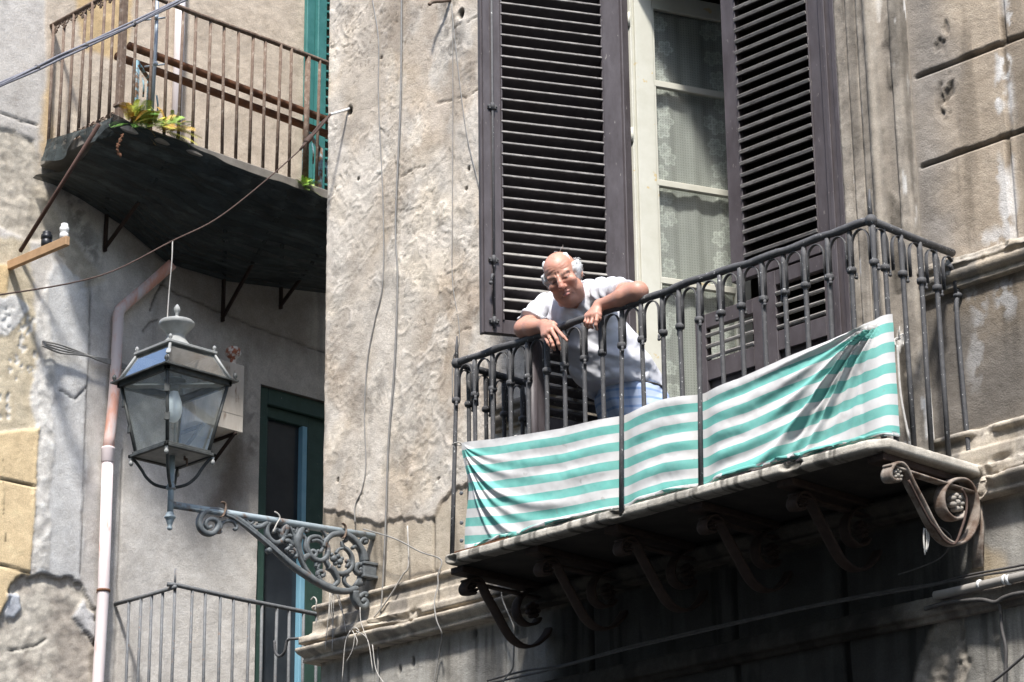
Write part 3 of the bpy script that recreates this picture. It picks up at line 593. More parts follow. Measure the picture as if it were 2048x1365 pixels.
# inner glazed leaf, opened into the room
hD = np.array([.668, .05, 0.]); aD = math.radians(69); dD = np.array([math.cos(aD), math.sin(aD), 0]); nD = np.array([dD[1], -dD[0], 0]); WD = .63
b = MB(); zd0, zd1 = SLZ+.02, TOPZ-.06
b.box((.64, .03, SLZ), (.668, .12, (TOPZ-.02)), .003)
rails = [PP(1390, y, hD, nD)[2] for y in (183, 379, 572)]
leafbox(b, hD, dD, nD, 0, .105, zd0, zd1, -.02, .02); leafbox(b, hD, dD, nD, WD-.09, WD, zd0, zd1, -.02, .02)
leafbox(b, hD, dD, nD, .105, .118, zd0, zd1, .004, .014)
for z in rails: leafbox(b, hD, dD, nD, .105, WD-.09, z-.018, z+.018, -.015, .015)
leafbox(b, hD, dD, nD, .105, WD-.09, zd0, zd0+.62, -.012, .008); leafbox(b, hD, dD, nD, .15, WD-.13, zd0+.12, zd0+.5, .008, .018, .005); leafbox(b, hD, dD, nD, .105, WD-.09, zd1-.1, zd1, -.015, .015)
gd = b.build('glazed_door', M['cream'], corner, origin=(*hD[:2], zd0))
for z in (rails[0]+.35, rails[1]+.25, rails[2]-.1): b = MB().tube([(.661, .026, z-.04), (.661, .026, z+.04)], .008, 8); b.build('hinge', M['cream'], gd)
zz = sorted([zd0+.62]+rails+[zd1-.1])
for z0, z1 in zip(zz[:-1], zz[1:]):
    b = MB(); leafbox(b, hD, dD, nD, .10, WD-.085, z0+.012, z1-.012, -.002, .002, 0); b.build('pane', M['glass'], gd)
# lace curtain: net ground with flower sprays down its edges
m, nt, pb = newmat('lace_curtain'); M['lace'] = m
at = nt.nodes.new('ShaderNodeAttribute'); at.attribute_name = 'Col'; st = nt.nodes.new('ShaderNodeAttribute'); st.attribute_name = 'st'
nt.links.new(mixc(nt, 1., at.outputs['Color'], (.70, .715, .65), 'MULTIPLY'), pb.inputs['Base Color']); pb.inputs['Roughness'].default_value = .9
wv = []
for axx in ('BANDS_X' if False else 'X', 'Y'):
    w = nt.nodes.new('ShaderNodeTexWave'); w.bands_direction = axx; w.inputs['Scale'].default_value = 22; nt.links.new(st.outputs['Vector'], w.inputs['Vector']); wv.append(ramp(nt, w.outputs['Fac'], .45, .75))
hole = mixc(nt, 1., wv[0], wv[1], 'MULTIPLY'); sep = nt.nodes.new('ShaderNodeSeparateColor'); nt.links.new(at.outputs['Color'], sep.inputs[0])
mt = nt.nodes.new('ShaderNodeMath'); mt.operation = 'MULTIPLY_ADD'; nt.links.new(hole, mt.inputs[0]); mt.inputs[1].default_value = -.3; mt.inputs[2].default_value = 1.0
nt.links.new(mt.outputs[0], pb.inputs['Alpha'])
a = np.arange(.095, WD-.07, .004); z = np.arange(zd0+.58, zd1-.08, .005); A, Z = np.meshgrid(a, z, indexing='ij')
t = -.04+.0045*np.sin(A*38+1.5*np.sin(Z*1.3))+.002*np.sin(A*90+Z*2)
lum = np.full(A.shape, .62)
r2 = random.Random(5)
for ca in (.165, .50):
    zc = zd0+.6
    while zc < zd1:
        for q in range(2):
            fx, fz = ca+r2.uniform(-.045, .045), zc+r2.uniform(0, .09); R = r2.uniform(.035, .05); ph = r2.uniform(0, 6)
            rr = np.hypot(A-fx, Z-fz); th = np.arctan2(Z-fz, A-fx)+ph; pet = R*(.55+.45*np.abs(np.sin(2.5*th)))
            edge_ = np.exp(-((rr-pet)/.005)**2); fill = ss(pet+.003, pet-.003, rr); lum = np.maximum(lum, .62+.40*edge_+.17*fill); lum = lum-.22*np.exp(-(rr/.006)**2)
        zc += .125
lum = lum-.10*(np.sin(A*38+1.5*np.sin(Z*1.3)) > .55)*0
Vc = hD[None, None]+dD[None, None]*A[..., None]+nD[None, None]*t[..., None]; Vc[..., 2] = Z
o = mk('lace_curtain', Vc.reshape(-1, 3), grid_faces(len(a), len(z)), M['lace'], gd, smooth=True, colors=np.repeat(lum.reshape(-1, 1), 3, 1), uv=np.stack([A.ravel(), Z.ravel()], 1))

# ---------------------------------------------------------------- balcony
sl0 = PF(893, 1125, .68)[0]; sl1 = PF(1772, 890, .68)[0]
ed = [(4.786, .003), (4.786, .052), (4.779, .058), (4.752, .06), (4.742, .054), (4.736, .042), (4.732, .003)]
I = .055
path = [((sl0+I, .0), (-1, 0)), ((sl0+I, -.68+I), (-1, -1)), ((sl1-I-.04, -.68+I), (0, -1)), ((sl1-I, -.68+I+.03), (.7, -.7)), ((sl1-I, .0), (1, 0))]
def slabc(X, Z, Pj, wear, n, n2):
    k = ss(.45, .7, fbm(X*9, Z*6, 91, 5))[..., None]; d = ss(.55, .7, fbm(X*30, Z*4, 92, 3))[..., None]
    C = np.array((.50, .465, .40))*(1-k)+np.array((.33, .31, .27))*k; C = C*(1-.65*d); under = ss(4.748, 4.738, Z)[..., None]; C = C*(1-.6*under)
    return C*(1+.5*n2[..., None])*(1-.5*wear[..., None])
so = sweep('balcony_slab', ed, path, M['stone'], corner, slabc, 93, .0035, [(1.18, 4.77, .05, .02, .7), (.1, 4.76, .04, .02, .5), (2.2, 4.77, .06, .02, .5)], res=.008)
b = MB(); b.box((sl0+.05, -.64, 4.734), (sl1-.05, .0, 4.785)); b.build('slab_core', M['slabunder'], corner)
for xx in (.02, .54, 1.06, 1.58, 2.10, 2.60): b = MB().box((xx-.045, -.63, 4.700), (xx+.045, -.01, 4.733), .004); b.build('slab_bearer', M['rust_dark'], corner)
b = MB()
b.box((sl0+.05, -.675, 4.787), (.42, -.62, 4.794)); b.build('rust_strip', M['rust_orange'], corner)

# scroll brackets under the slab, S-curved flat iron with rosettes
def z8(zx, zy, xx): q = P(1348+zx/2.923, 898+zy/2.923, 0, xx); q[1] -= .022; return q
XB0 = 2.657
S1 = [(1312, 195), (1275, 190), (1262, 150), (1285, 105), (1325, 95), (1360, 130), (1400, 215), (1455, 320), (1510, 430), (1560, 510), (1620, 558), (1680, 560), (1730, 520), (1765, 450), (1775, 370), (1765, 290), (1735, 220), (1690, 188), (1630, 195), (1585, 240), (1570, 300), (1585, 370), (1630, 415), (1680, 412), (1700, 380)]
crv = spline([z8(x, y, XB0) for x, y in S1], 5)
def rosette(b, c, R):
    b.ball(c, (.026, R*.4, R*.4), 6)
    for k in range(7): a = 2*math.pi*k/7; b.ball(c+np.array([.0, math.cos(a)*R*.72, math.sin(a)*R*.72]), (.026, R*.32, R*.32), 5)
b = MB(); b.tube(crv, .030, 8, flat=(.26, 1.), up=(1, 0, 0)); b.tube([z8(1790, 280, XB0), z8(1800, 480, XB0), z8(1795, 700, XB0)], .028, 8, flat=(.25, 1.), up=(1, 0, 0))
b.tube([z8(1262, 105, XB0), z8(1790, 275, XB0)], .024, 8, flat=(.25, 1.), up=(1, 0, 0))
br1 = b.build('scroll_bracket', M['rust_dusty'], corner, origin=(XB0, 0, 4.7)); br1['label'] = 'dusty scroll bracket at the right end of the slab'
br0 = b.build('scroll_bracket', M['rust_dark'], corner, origin=(XB0, 0, 4.7)); b = MB(); rosette(b, z8(1312, 165, XB0), .030); b.build('rosette', M['dust'], br1); b = MB(); rosette(b, z8(1665, 322, XB0), .042); b.build('rosette', M['dust'], br1)  # dark sooty copy carries the under-slab shade; the dusty end one reads lit
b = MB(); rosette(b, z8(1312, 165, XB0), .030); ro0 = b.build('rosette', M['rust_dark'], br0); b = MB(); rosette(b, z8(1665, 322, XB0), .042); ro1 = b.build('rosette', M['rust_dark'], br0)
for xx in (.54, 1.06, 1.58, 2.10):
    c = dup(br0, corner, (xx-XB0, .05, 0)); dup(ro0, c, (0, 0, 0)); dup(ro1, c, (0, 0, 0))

br0.location.x += .02-XB0; br0.location.y += .05
# railing
RZ = 5.785
def ry(x): return 722-(x-908)*.3345
bpx = [914, 950, 985, 1021, 1057, 1093, 1129, 1168, 1205, 1245, 1285, 1324, 1361, 1400, 1442, 1483, 1526, 1569, 1611, 1656, 1700, 1746]
bx = [PF(x, ry(x)+70, .62)[0] for x in bpx]; RX0, RX1 = bx[0], bx[-1]
RY = -.62
ret = [RY+.123*k for k in range(1, 6)]
pth = [(RX0, .0, RZ), (RX0, -.2, RZ+.002), (RX0, -.45, RZ), (RX0, RY, RZ)]; fr = []
n = 60
for k in range(n+1): fr.append((RX0+(RX1-RX0)*k/n, RY+.003*math.sin(k*.5), RZ+.004*math.sin(k*.37)+.003*math.sin(k*1.1)))
b = MB(); b.tube(pth, .0185, 10); b.tube(fr, [.0185+.002*math.sin(k*1.7)*math.sin(k*.6) for k in range(n+1)], 10); b.tube([(RX1, RY, RZ), (RX1, -.3, RZ-.002), (RX1, -.03, RZ+.003)], .0185, 10)
for x in (RX0, RX1): b.ball((x, RY, RZ), .028, 8); b.tube([(x, RY, RZ), (x-.001, RY, RZ+.08), (x+.002, RY, RZ+.145)], [.010, .009, .004], 6)
rail = b.build('balcony_railing', M['iron'], corner, origin=(RX0, RY, SLZ))
b = MB(); zc = RZ-.195
def bar_mesh(b, x, y):
    b.tube([(x, y, SLZ-.005), (x, y, SLZ+.4), (x, y, zc), (x, y, RZ-.06), (x, y, RZ-.015)], [.0125, .0115, .0115, .0135, .012], 8)
    b.lathe((x, y, zc), [(.012, -.016), (.020, -.014), (.0225, -.006), (.0225, .004), (.020, .010), (.013, .013)], 10); b.tube([(x+.016, y-.012, zc-.012), (x+.016, y-.012, zc-.034)], .007, 6); b.ball((x+.016, y-.012, zc-.034), .009, 5)
bar_mesh(b, RX0, RY); bar0 = b.build('baluster', M['iron'], rail, origin=(RX0, RY, SLZ))
for k, x in enumerate(bx[1:]):
    if k+1 in (9, 13): c = dup(bar0, rail, (x-RX0, -.038, 0)); c.rotation_euler = (-.039, .0, 0); continue
    c = dup(bar0, rail, (x-RX0, random.uniform(-.002, .002), 0)); c.rotation_euler = (random.uniform(-.004, .004), random.uniform(-.006, .006), random.uniform(0, 6) if k % 3 else 0)
bar0.location.y -= .038; bar0.rotation_euler = (-.039, 0, 0)
for xx in (RX0, RX1):
    for y in ret[:-1]: c = dup(bar0, rail, (xx-RX0, y-RY, 0)); c.rotation_euler = (random.uniform(-.006, .006), random.uniform(-.006, .006), 1.57)
b = MB(); y = ret[-1]
b.tube(spline([(RX1, -.06, RZ-.06), (RX1, -.02, RZ-.11), (RX1, -.012, RZ-.2), (RX1+.0, -.03, RZ-.3), (RX1, -.015, SLZ+.1), (RX1, -.0, SLZ+.06)], 5), .011, 8); b.lathe((RX1, -.012, zc), [(.012, -.016), (.022, -.006), (.022, .004), (.013, .013)], 8)
b.build('baluster', M['iron'], rail)
def arch(b, p, q):
    p, q = np.asarray(p, float), np.asarray(q, float); d = q-p; L = np.linalg.norm(d); d /= L; m_ = (p+q)/2; w = L/2-.0165; zt = RZ-.024; R = w
    pts = [m_-d*w+Zv*(zc-p[2]+.0)]
    pts = [np.array([*(m_-d*w)[:2], zc]), np.array([*(m_-d*w)[:2], zt-R*1.35])]
    for k in range(1, 12): a = math.pi*k/12; pts.append(np.array([*(m_-d*w*math.cos(a))[:2], zt-R*1.35+R*1.35*math.sin(a)]))
    pts += [np.array([*(m_+d*w)[:2], zt-R*1.35]), np.array([*(m_+d*w)[:2], zc])]
    b.tube(pts, .009, 8, flat=(.32, 1.), up=np.cross(d, Zv))
def arch_part(p, q): b = MB(); arch(b, p, q); return b.build('rail_arch', M['iron'], rail)
for x0, x1 in zip(bx[:-1], bx[1:]): arch_part((x0, RY, 0), (x1, RY, 0))
for xx in (RX0, RX1):
    yy = [RY]+ret
    for y0, y1 in zip(yy[:-1], yy[1:]): arch_part((xx, y0, 0), (xx, min(y1, -.012), 0))

# striped cloth tied along the railing: outside the balusters, behind three of them
topx = [(918, 885), (985, 879), (1053, 869), (1122, 858), (1186, 842), (1242, 829), (1323, 801), (1400, 786), (1485, 756), (1567, 720), (1656, 683), (1755, 637)]
CY = .645
tp = np.array([PF(x, y, CY) for x, y in topx]); cs0, cs1 = tp[0, 0]-.0, RX1+.012
s_ = np.unique(np.concatenate([np.arange(cs0, cs1, .006), [cs1], cs1+np.arange(.006, .070, .006)]))
HT = .585; dv = np.arange(0, HT+.11, .006)
Sg, Dg = np.meshgrid(s_, dv, indexing='ij')
zt = np.interp(np.minimum(Sg, cs1), tp[:, 0], tp[:, 2]); zt = zt+.0*Sg
tot = np.interp(Sg, [cs0, .6, 1.2, 2.0, cs1], [HT-.012, HT+.02, HT, HT+.04, HT+.05]); Dg = Dg/dv[-1]*tot
zfloor = 4.795
over = np.maximum(0, Dg-(zt-zfloor))
Zc = np.maximum(zt-Dg, zfloor)+.018*np.abs(np.sin(over*75+2*Sg))*ss(0, .02, over)+.004*ss(0, .01, over)
q = Dg/(1-np.exp(-np.maximum(Sg-cs0, .004)/.25)); sL = Sg-cs0
fold = np.zeros(Sg.shape)
for q0, w, am in ((.16, .03, .010), (.25, .03, .014), (.40, .03, .032), (.50, .03, .016), (.62, .035, .036), (.80, .05, .018)):
    fold += am*np.exp(-((q-q0)/w)**2)*np.exp(-sL/.42)*ss(0, .06, sL)
sR = np.maximum(cs1-Sg, 0.)+.004; rr = Dg/sR
for k0, w, am, fa in ((.05, .03, .018, .9), (.20, .04, .014, .7), (.38, .05, .026, .7), (.62, .06, .050, .8), (.80, .05, .020, .5), (1.0, .07, .040, .5), (1.5, .18, .022, .3), (2.6, .4, .014, .2)):
    fold += am*np.exp(-((rr-k0*(1+.12*np.sin(sR*4)))/w)**2)*np.exp(-sR/fa)*ss(0, .08, np.hypot(sR, Dg))
fold += .0035*np.sin(Sg*9+Dg*22+2*fbm(Sg*3, Dg*4, 101))*ss(.3, .8, sL)+.010*(fbm(Sg*4, Dg*5, 102, 3)-.5)+.0035*(fbm(Sg*22, Dg*18, 103, 3)-.5)
fold += .0028*np.sin(Dg*62+3*Sg+4*fbm(Sg*2, Dg*2, 107))*ss(.2, .5, sL)*ss(.0, .4, sR)*fbm(Sg*1.5, Dg*2, 108)*2
fold += .012*np.exp(-((Dg-tot+.03)/.02)**2)*np.sin(Sg*14)**2
behind = sum(np.exp(-((Sg-x)/.085)**2) for x in (bx[0], bx[9], bx[13])); behind = np.clip(behind, 0, 1)
yc = -CY-.004-fold-.05*ss(0, .08, over)*(.5+.5*np.sin(Sg*6)**2)*.4; yc = yc*(1-behind)+(-.624)*behind
xc = np.minimum(Sg, cs1)+.0; wrap = np.maximum(0, Sg-cs1)
xc = np.where(wrap > 0, cs1+.012+.3*fold, xc+.014*ss(.03, 0, cs1-Sg)); yc = np.where(wrap > 0, -CY+wrap, yc)
Zc = np.where(wrap > 0, np.maximum(Zc, zfloor+.0), Zc)
Zc = Zc+.34*np.maximum(0, Sg-cs1+.03)*ss(tot+.02, .05, Dg)
tb = np.clip((Sg-(cs1-.10))/(.10+.07), 0, 1); inb = Sg > cs1-.10      # the cloth rounds the corner post in a soft bend
bxx = (1-tb)**2*(cs1-.10)+2*tb*(1-tb)*(cs1+.046)+tb**2*(cs1+.034); byy = (1-tb)**2*(-CY)+2*tb*(1-tb)*(-CY-.034)+tb**2*(-CY+.08)
xc = np.where(inb, bxx+.5*np.maximum(fold, 0)*tb, xc); yc = np.where(inb, byy-np.maximum(fold, 0)*(1-tb), yc)
# left hem drawn in a little, as the fold pulls it
xc = xc+.035*ss(0, .25, Dg)*ss(.5, .2, Dg)*np.exp(-sL/.1)+.02*np.exp(-sL/.1)*ss(.0, .3, Dg)
m, nt, pb = newmat('striped_cloth'); M['cloth'] = m
st = nt.nodes.new('ShaderNodeAttribute'); st.attribute_name = 'st'; sx = nt.nodes.new('ShaderNodeSeparateXYZ'); nt.links.new(st.outputs['Vector'], sx.inputs[0])
nz = noise(nt, 3, 3, .6, st.outputs['Vector'])
def mth(op, a, bq, c=None):
    n_ = nt.nodes.new('ShaderNodeMath'); n_.operation = op
    for i, v in enumerate((a, bq) if c is None else (a, bq, c)):
        if isinstance(v, bpy.types.NodeSocket): nt.links.new(v, n_.inputs[i])
        else: n_.inputs[i].default_value = v
    return n_.outputs[0]
dd = mth('MULTIPLY_ADD', nz, .010, sx.outputs[1]); ph = mth('FRACT', mth('DIVIDE', mth('SUBTRACT', dd, .042), .0885), 0.)
tri = mth('ABSOLUTE', mth('SUBTRACT', ph, .25), 0.)        # green where phase is 0..0.5
grn = ramp(nt, tri, .236, .262, (1, 1, 1, 1), (0, 0, 0, 1)); hem = mth('GREATER_THAN', dd, .044)
green = mixc(nt, ramp(nt, noise(nt, 9, 6, .7, st.outputs['Vector']), .3, .75), (.13, .40, .345), (.21, .46, .41)); white = mixc(nt, ramp(nt, noise(nt, 7, 6, .7, st.outputs['Vector']), .35, .75), (.60, .59, .575), (.52, .505, .48))
wmul = nt.nodes.new('ShaderNodeMath'); wmul.operation = 'MULTIPLY'; nt.links.new(grn, wmul.inputs[0]); nt.links.new(hem, wmul.inputs[1])
ccol = mixc(nt, wmul.outputs[0], white, green)
spot = ramp(nt, noise(nt, 16, 3, .5, st.outputs['Vector']), .70, .735); ccol = mixc(nt, mth('MULTIPLY', spot, .35), ccol, (.22, .21, .19))
nt.links.new(ccol, pb.inputs['Base Color']); pb.inputs['Roughness'].default_value = .9; pb.inputs['Specular IOR Level'].default_value = .1
bump(nt, noise(nt, 380, 3, .6, st.outputs['Vector']), pb, .25, .002)
cl = mk('striped_cloth', np.stack([xc, yc, Zc], -1).reshape(-1, 3), grid_faces(len(s_), len(dv)), M['cloth'], None, smooth=True, uv=np.stack([Sg.ravel(), Dg.ravel()], 1))
tag(cl, 'long faded cloth screen with green and white stripes tied along the balcony railing', 'cloth')
b = MB()
cz_ = tp[0, 2]
for z in (4.93, 5.08, 4.84): b = MB().lathe((cs0+.045, -CY-.016-.012, z), [(.004, -.004), (.010, -.004), (.010, .004), (.004, .004)], 10, az=(0, -1, 0)); b.build('eyelet', M['iron_old'], cl)
b = MB(); b.tube(spline([(cs0+.01, -.65, cz_), (RX0-.016, -.638, cz_+.004), (RX0-.012, -.60, cz_+.006), (RX0+.014, -.605, cz_), (cs0+.015, -.652, cz_-.006)], 5), .003, 6); b.build('tie_cord', M['whitecord'], cl); b = MB()
zr_ = float(np.interp(cs1, tp[:, 0], tp[:, 2])); yb = ret[0]; xb = RX1
b.tube(spline([(cs1+.012, -.53, zr_-.10), (xb+.012, yb-.02, zr_-.06), (xb+.018, yb+.012, zr_-.05), (xb-.016, yb+.012, zr_-.052), (xb-.012, yb-.018, zr_-.058), (cs1+.014, -.53, zr_-.095)], 5), .0035, 6)
b.tube(spline([(xb+.016, yb, zr_-.05), (xb+.03, yb-.01, zr_-.03), (xb+.03, yb-.005, zr_-.005), (xb+.018, yb, zr_-.03)], 5), .003, 6); b.tube(spline([(xb+.016, yb, zr_-.05), (xb+.028, yb+.02, zr_-.03), (xb+.02, yb+.03, zr_-.06), (xb+.024, yb+.02, zr_-.08)], 5), .003, 6)
b.tube(spline([(cs1+.016, -.525, zr_-.10), (cs1+.018, -.527, 5.2), (cs1+.018, -.525, 5.0), (cs1+.03, -.50, 4.80)], 6), .006, 6); b.build('tie_cord', M['whitecord'], cl)
for x in (bx[3], bx[10]): zt_ = float(np.interp(x, tp[:, 0], tp[:, 2])); b = MB().tube(spline([(x-.014, -.64, zt_-.01), (x-.016, -.60, zt_+.012), (x+.016, -.60, zt_+.014), (x+.016, -.645, zt_-.01)], 4), .003, 6); b.build('tie_cord', M['whitecord'], cl)
# ---------------------------------------------------------------- house across the alley
house = thing('alley_house', 'peeling plaster house in the side alley with rusty balcony and green doors', 'building', (XW, .4, 0))
def b2(px): return [tuple(PB(x, y)[[1, 2]]) for x, y in px]
GD0 = PB(521, 800)[1]; GDZ = PB(521, 768)[2]; GD1 = GD0+.95
us = grid_axis(-1.15, 2.35, .012, [], [3.5, 6, 8], (GD0, GD1)); vs = grid_axis(4.3, 10.5, .012, [0, 1.5, 3], [11.5, 13], (GDZ,))
U, V = np.meshgrid(us, vs, indexing='ij')
def paintB(X, Z):
    w1 = fbm(X*3, Z*3, 203)-.5; w2 = fbm(X*3, Z*3, 205)-.5; w3 = fbm(X*14, Z*14, 206)-.5; w4 = fbm(X*14, Z*14, 208)-.5
    Xw = X+.07*w1+.04*w3; Zw = Z+.07*w2+.04*w4
    n1 = fbm(X*1.6, Z*1.6, 211); n2 = fbm(X*5, Z*5, 212, 5); n3 = fbm(X*20, Z*20, 213, 4); st = fbm(X*10, Z*1.0, 214, 4)
    c = lambda *v: np.array(v)[None, None, :]
    e = lambda m: m[..., None]
    C = c(.65, .61, .555)*(.86+.3*e(n1-.5)+.35*e(n2-.5)); C = C*(1-.35*e(ss(.5, .75, st))*e(ss(.4, .7, n1)))
    D = .006*(n2-.5)+.003*(n3-.5)
    def patch(px, col, k=1., soft=.012, dep=0., rough=0., warp=1.):
        nonlocal C, D
        x = X+(Xw-X)*warp; z = Z+(Zw-Z)*warp
        g = ss(-soft, soft, polysd(x, z, b2(px)))*k; C = C*(1-e(g))+np.asarray(col)[None, None]*(.85+.3*e(n2)+rough*e(n3-.5))*e(g); D = D+g*(dep+.011*rough*(n3-.5)); return g
    # wall behind the upper balcony: warm, even plaster with an ochre patch
    patch([(88, -40), (660, -40), (660, 420), (330, 330), (95, 330)], (.55, .47, .375), 1, .01, .008, .15, .3)
    patch([(150, -30), (255, -30), (262, 60), (240, 120), (165, 105)], (.56, .40, .20), .85, .03)
    patch([(85, 210), (100, 150), (110, 290), (85, 330)], (.56, .40, .20), .7, .03)
    # stone and rubble where plaster fell, upper left
    patch([(-60, 235), (75, 285), (105, 420), (215, 560), (160, 580), (100, 480), (60, 480), (-60, 420)], (.47, .42, .34), .9, .02, -.015, 1.0)
    patch([(0, 470), (60, 480), (75, 620), (70, 860), (-60, 860), (-60, 470)], (.55, .47, .33), .85, .02, .0, .4)
    patch([(-60, 520), (20, 525), (14, 590), (-60, 590)], (.62, .46, .25), .9, .012, .008)
    patch([(-10, 600), (35, 590), (62, 620), (40, 650), (20, 680), (-20, 660)], (.58, .58, .57), .9, .01, .006)
    chips = ss(.62, .67, fbm(X*26, Z*20, 221, 3))*ss(-.02, .03, polysd(Xw, Zw, b2([(0, 620), (75, 620), (75, 860), (-60, 860)]))); C = C*(1-.75*e(chips))+c(.66, .65, .62)*.75*e(chips); D = D-.008*chips
    # smooth grey pilaster and rough white strip
    patch([(103, 520), (170, 560), (182, 700), (168, 1000), (158, 1160), (72, 1150), (76, 900), (92, 640)], (.56, .56, .55), .9, .02, .010, .08)
    g = patch([(72, 640), (100, 560), (104, 900), (96, 1140), (60, 1140)], (.60, .58, .54), .9, .012, .006, 1.)
    patch([(170, 560), (236, 640), (214, 1000), (190, 1365), (158, 1200), (172, 800)], (.46, .445, .42), .7, .025, .002, .1)
    for px in ([(178, 690), (168, 900), (160, 1150)], [(245, 900), (236, 1150), (228, 1365)], [(181, 560), (178, 690)]):
        q = np.exp(-(segdist(X+.01*w3, Z, b2(px))/.007)**2); D = D-.008*q; C = C*(1-.6*e(q))
    # ochre panels, two joints
    yl = [(-60, 870), (0, 866), (76, 855), (70, 1000), (58, 1150), (40, 1150), (22, 1190), (0, 1230), (-60, 1240)]
    g = ss(-.006, .006, polysd(X+.02*w3, Z+.02*w4, b2(yl))); C = C*(1-e(g))+c(.70, .55, .34)*(.85+.3*e(n2)+.25*e(n1-.5))*e(g); D = D+.012*g
    for px in ([(-60, 950), (0, 960), (69, 973)], [(-60, 1122), (0, 1132), (62, 1147)]):
        q = np.exp(-(segdist(X, Z, b2(px))/.006)**2)*g; D = D-.02*q; C = C*(1-.75*e(q))
    q = np.exp(-(segdist(X+.03*w3, Z, b2([(3, 895), (8, 960), (4, 1010), (10, 1090)]))/.006)**2)*ss(.4, .6, n3); C = C*(1-.7*e(q))
    # bare rubble low down at the left
    rb = [(-60, 1250), (5, 1225), (22, 1165), (60, 1148), (120, 1155), (163, 1165), (172, 1190), (192, 1220), (195, 1365), (185, 1420), (-60, 1420)]
    g = ss(-.008, .008, polysd(X+.05*w3, Z+.05*w4, b2(rb))); cc = c(.40, .36, .31)*(1-e(ss(.4, .65, n2)))+c(.54, .50, .43)*e(ss(.4, .65, n2)); C = C*(1-e(g))+cc*(.7+.7*e(n3))*e(g); D = D-g*(.022-.022*(n2-.4)-.010*(n3-.5))
    lip = np.exp(-(polysd(X+.05*w3, Z+.05*w4, b2(rb))/.010)**2)*ss(5.1, 5.2, Z); C = C*(1-.5*e(lip*(w3 > -.1)))
    patch([(5, 1185), (35, 1190), (42, 1225), (30, 1245), (8, 1240)], (.50, .53, .58), .9, .008, .02)
    patch([(152, 1230), (168, 1198), (192, 1230), (190, 1290)], (.56, .56, .56), .9, .006, .02)
    for px in ([(152, 1235), (178, 1268), (190, 1288)], [(20, 1300), (60, 1295), (95, 1278), (75, 1290)], [(0, 225), (45, 242), (75, 250)], [(300, 620), (312, 590), (330, 560)], [(285, 665), (300, 645), (315, 640)], [(305, 560), (360, 590), (500, 650), (650, 705)], [(120, 780), (150, 800), (172, 775)]):
        q = np.exp(-(segdist(X+.02*w3, Z+.02*w4, b2(px))/.007)**2); D = D-.012*q; C = C*(1-.7*e(q))
    # soot and a darker diagonal band under the balcony, damp brown stain beside the green door, rain streaks
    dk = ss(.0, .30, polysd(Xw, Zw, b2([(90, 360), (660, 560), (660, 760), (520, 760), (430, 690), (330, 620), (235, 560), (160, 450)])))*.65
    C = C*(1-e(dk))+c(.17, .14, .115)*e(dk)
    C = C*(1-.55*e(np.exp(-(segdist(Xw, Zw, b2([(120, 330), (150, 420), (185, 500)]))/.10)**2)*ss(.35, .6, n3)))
    dk = np.exp(-(segdist(Xw, Zw, b2([(480, 900), (470, 960), (440, 1010)]))/.12)**2)*(.5+.8*n2); C = C*(1-.85*e(np.clip(dk, 0, 1)))+c(.11, .075, .05)*.85*e(np.clip(dk, 0, 1))
    dk = np.exp(-(segdist(Xw, Zw, b2([(505, 800), (508, 900)]))/.05)**2)*ss(.4, .6, n3); C = C*(1-.5*e(dk))
    C = C*(1-.55*e(ss(-.05, .25, polysd(Xw, Zw, b2([(240, 860), (520, 860), (520, 1420), (225, 1420)])))*(1-np.clip(dk, 0, 1))*ss(.9, .2, np.exp(-(segdist(Xw, Zw, b2([(480, 900), (470, 960), (440, 1010)]))/.14)**2))))+c(.68, .665, .64)*.55*e(ss(-.05, .25, polysd(Xw, Zw, b2([(240, 860), (520, 860), (520, 1420), (225, 1420)])))*(1-np.clip(dk, 0, 1))*ss(.9, .2, np.exp(-(segdist(Xw, Zw, b2([(480, 900), (470, 960), (440, 1010)]))/.14)**2)))*(.85+.3*e(n2))
    lowr = ss(-.05, .25, polysd(Xw, Zw, b2([(250, 640), (660, 640), (660, 1420), (230, 1420)]))); C = C*(1-.18*e(lowr))+c(.5, .49, .475)*.18*e(lowr)
    return np.clip(C, .02, .75), D
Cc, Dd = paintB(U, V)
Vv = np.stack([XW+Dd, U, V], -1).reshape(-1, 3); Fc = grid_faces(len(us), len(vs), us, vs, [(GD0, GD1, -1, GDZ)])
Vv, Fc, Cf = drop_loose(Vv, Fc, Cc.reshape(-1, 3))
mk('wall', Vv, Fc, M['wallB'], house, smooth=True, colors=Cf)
b = MB().quad((XW-.3, GD0-.3, 3.5), (XW-.3, GD1+.3, 3.5), (XW-.3, GD1+.3, 7.6), (XW-.3, GD0-.3, 7.6)); b.quad((XW-.005, GD0, 3.5), (XW-.3, GD0, 3.5), (XW-.3, GD0, GDZ), (XW-.005, GD0, GDZ)); b.quad((XW-.005, GD0, GDZ), (XW-.3, GD0, GDZ), (XW-.3, GD1, GDZ), (XW-.005, GD1, GDZ)); b.build('door_recess', M['concrete'], house)
b = MB().quad((XW-4, -1.148, 0), (XW-.0, -1.148, 0), (XW-.0, -1.148, 13), (XW-4, -1.148, 13)); b.quad((XW-4, 8, 0), (XW-.02, 8, 0), (XW-.02, 8, 13), (XW-4, 8, 13)); b.quad((XW-4, -1.148, 0), (XW-4, 8, 0), (XW-4, 8, 13), (XW-4, -1.148, 13)); b.build('side_wall', sidem, house)
b = MB().box((XW-4.1, -1.4, 13), (XW+.3, 8.1, 13.25)); b.build('roof', sidem, house)
b = MB()
lz = PB(30, 322)[2]
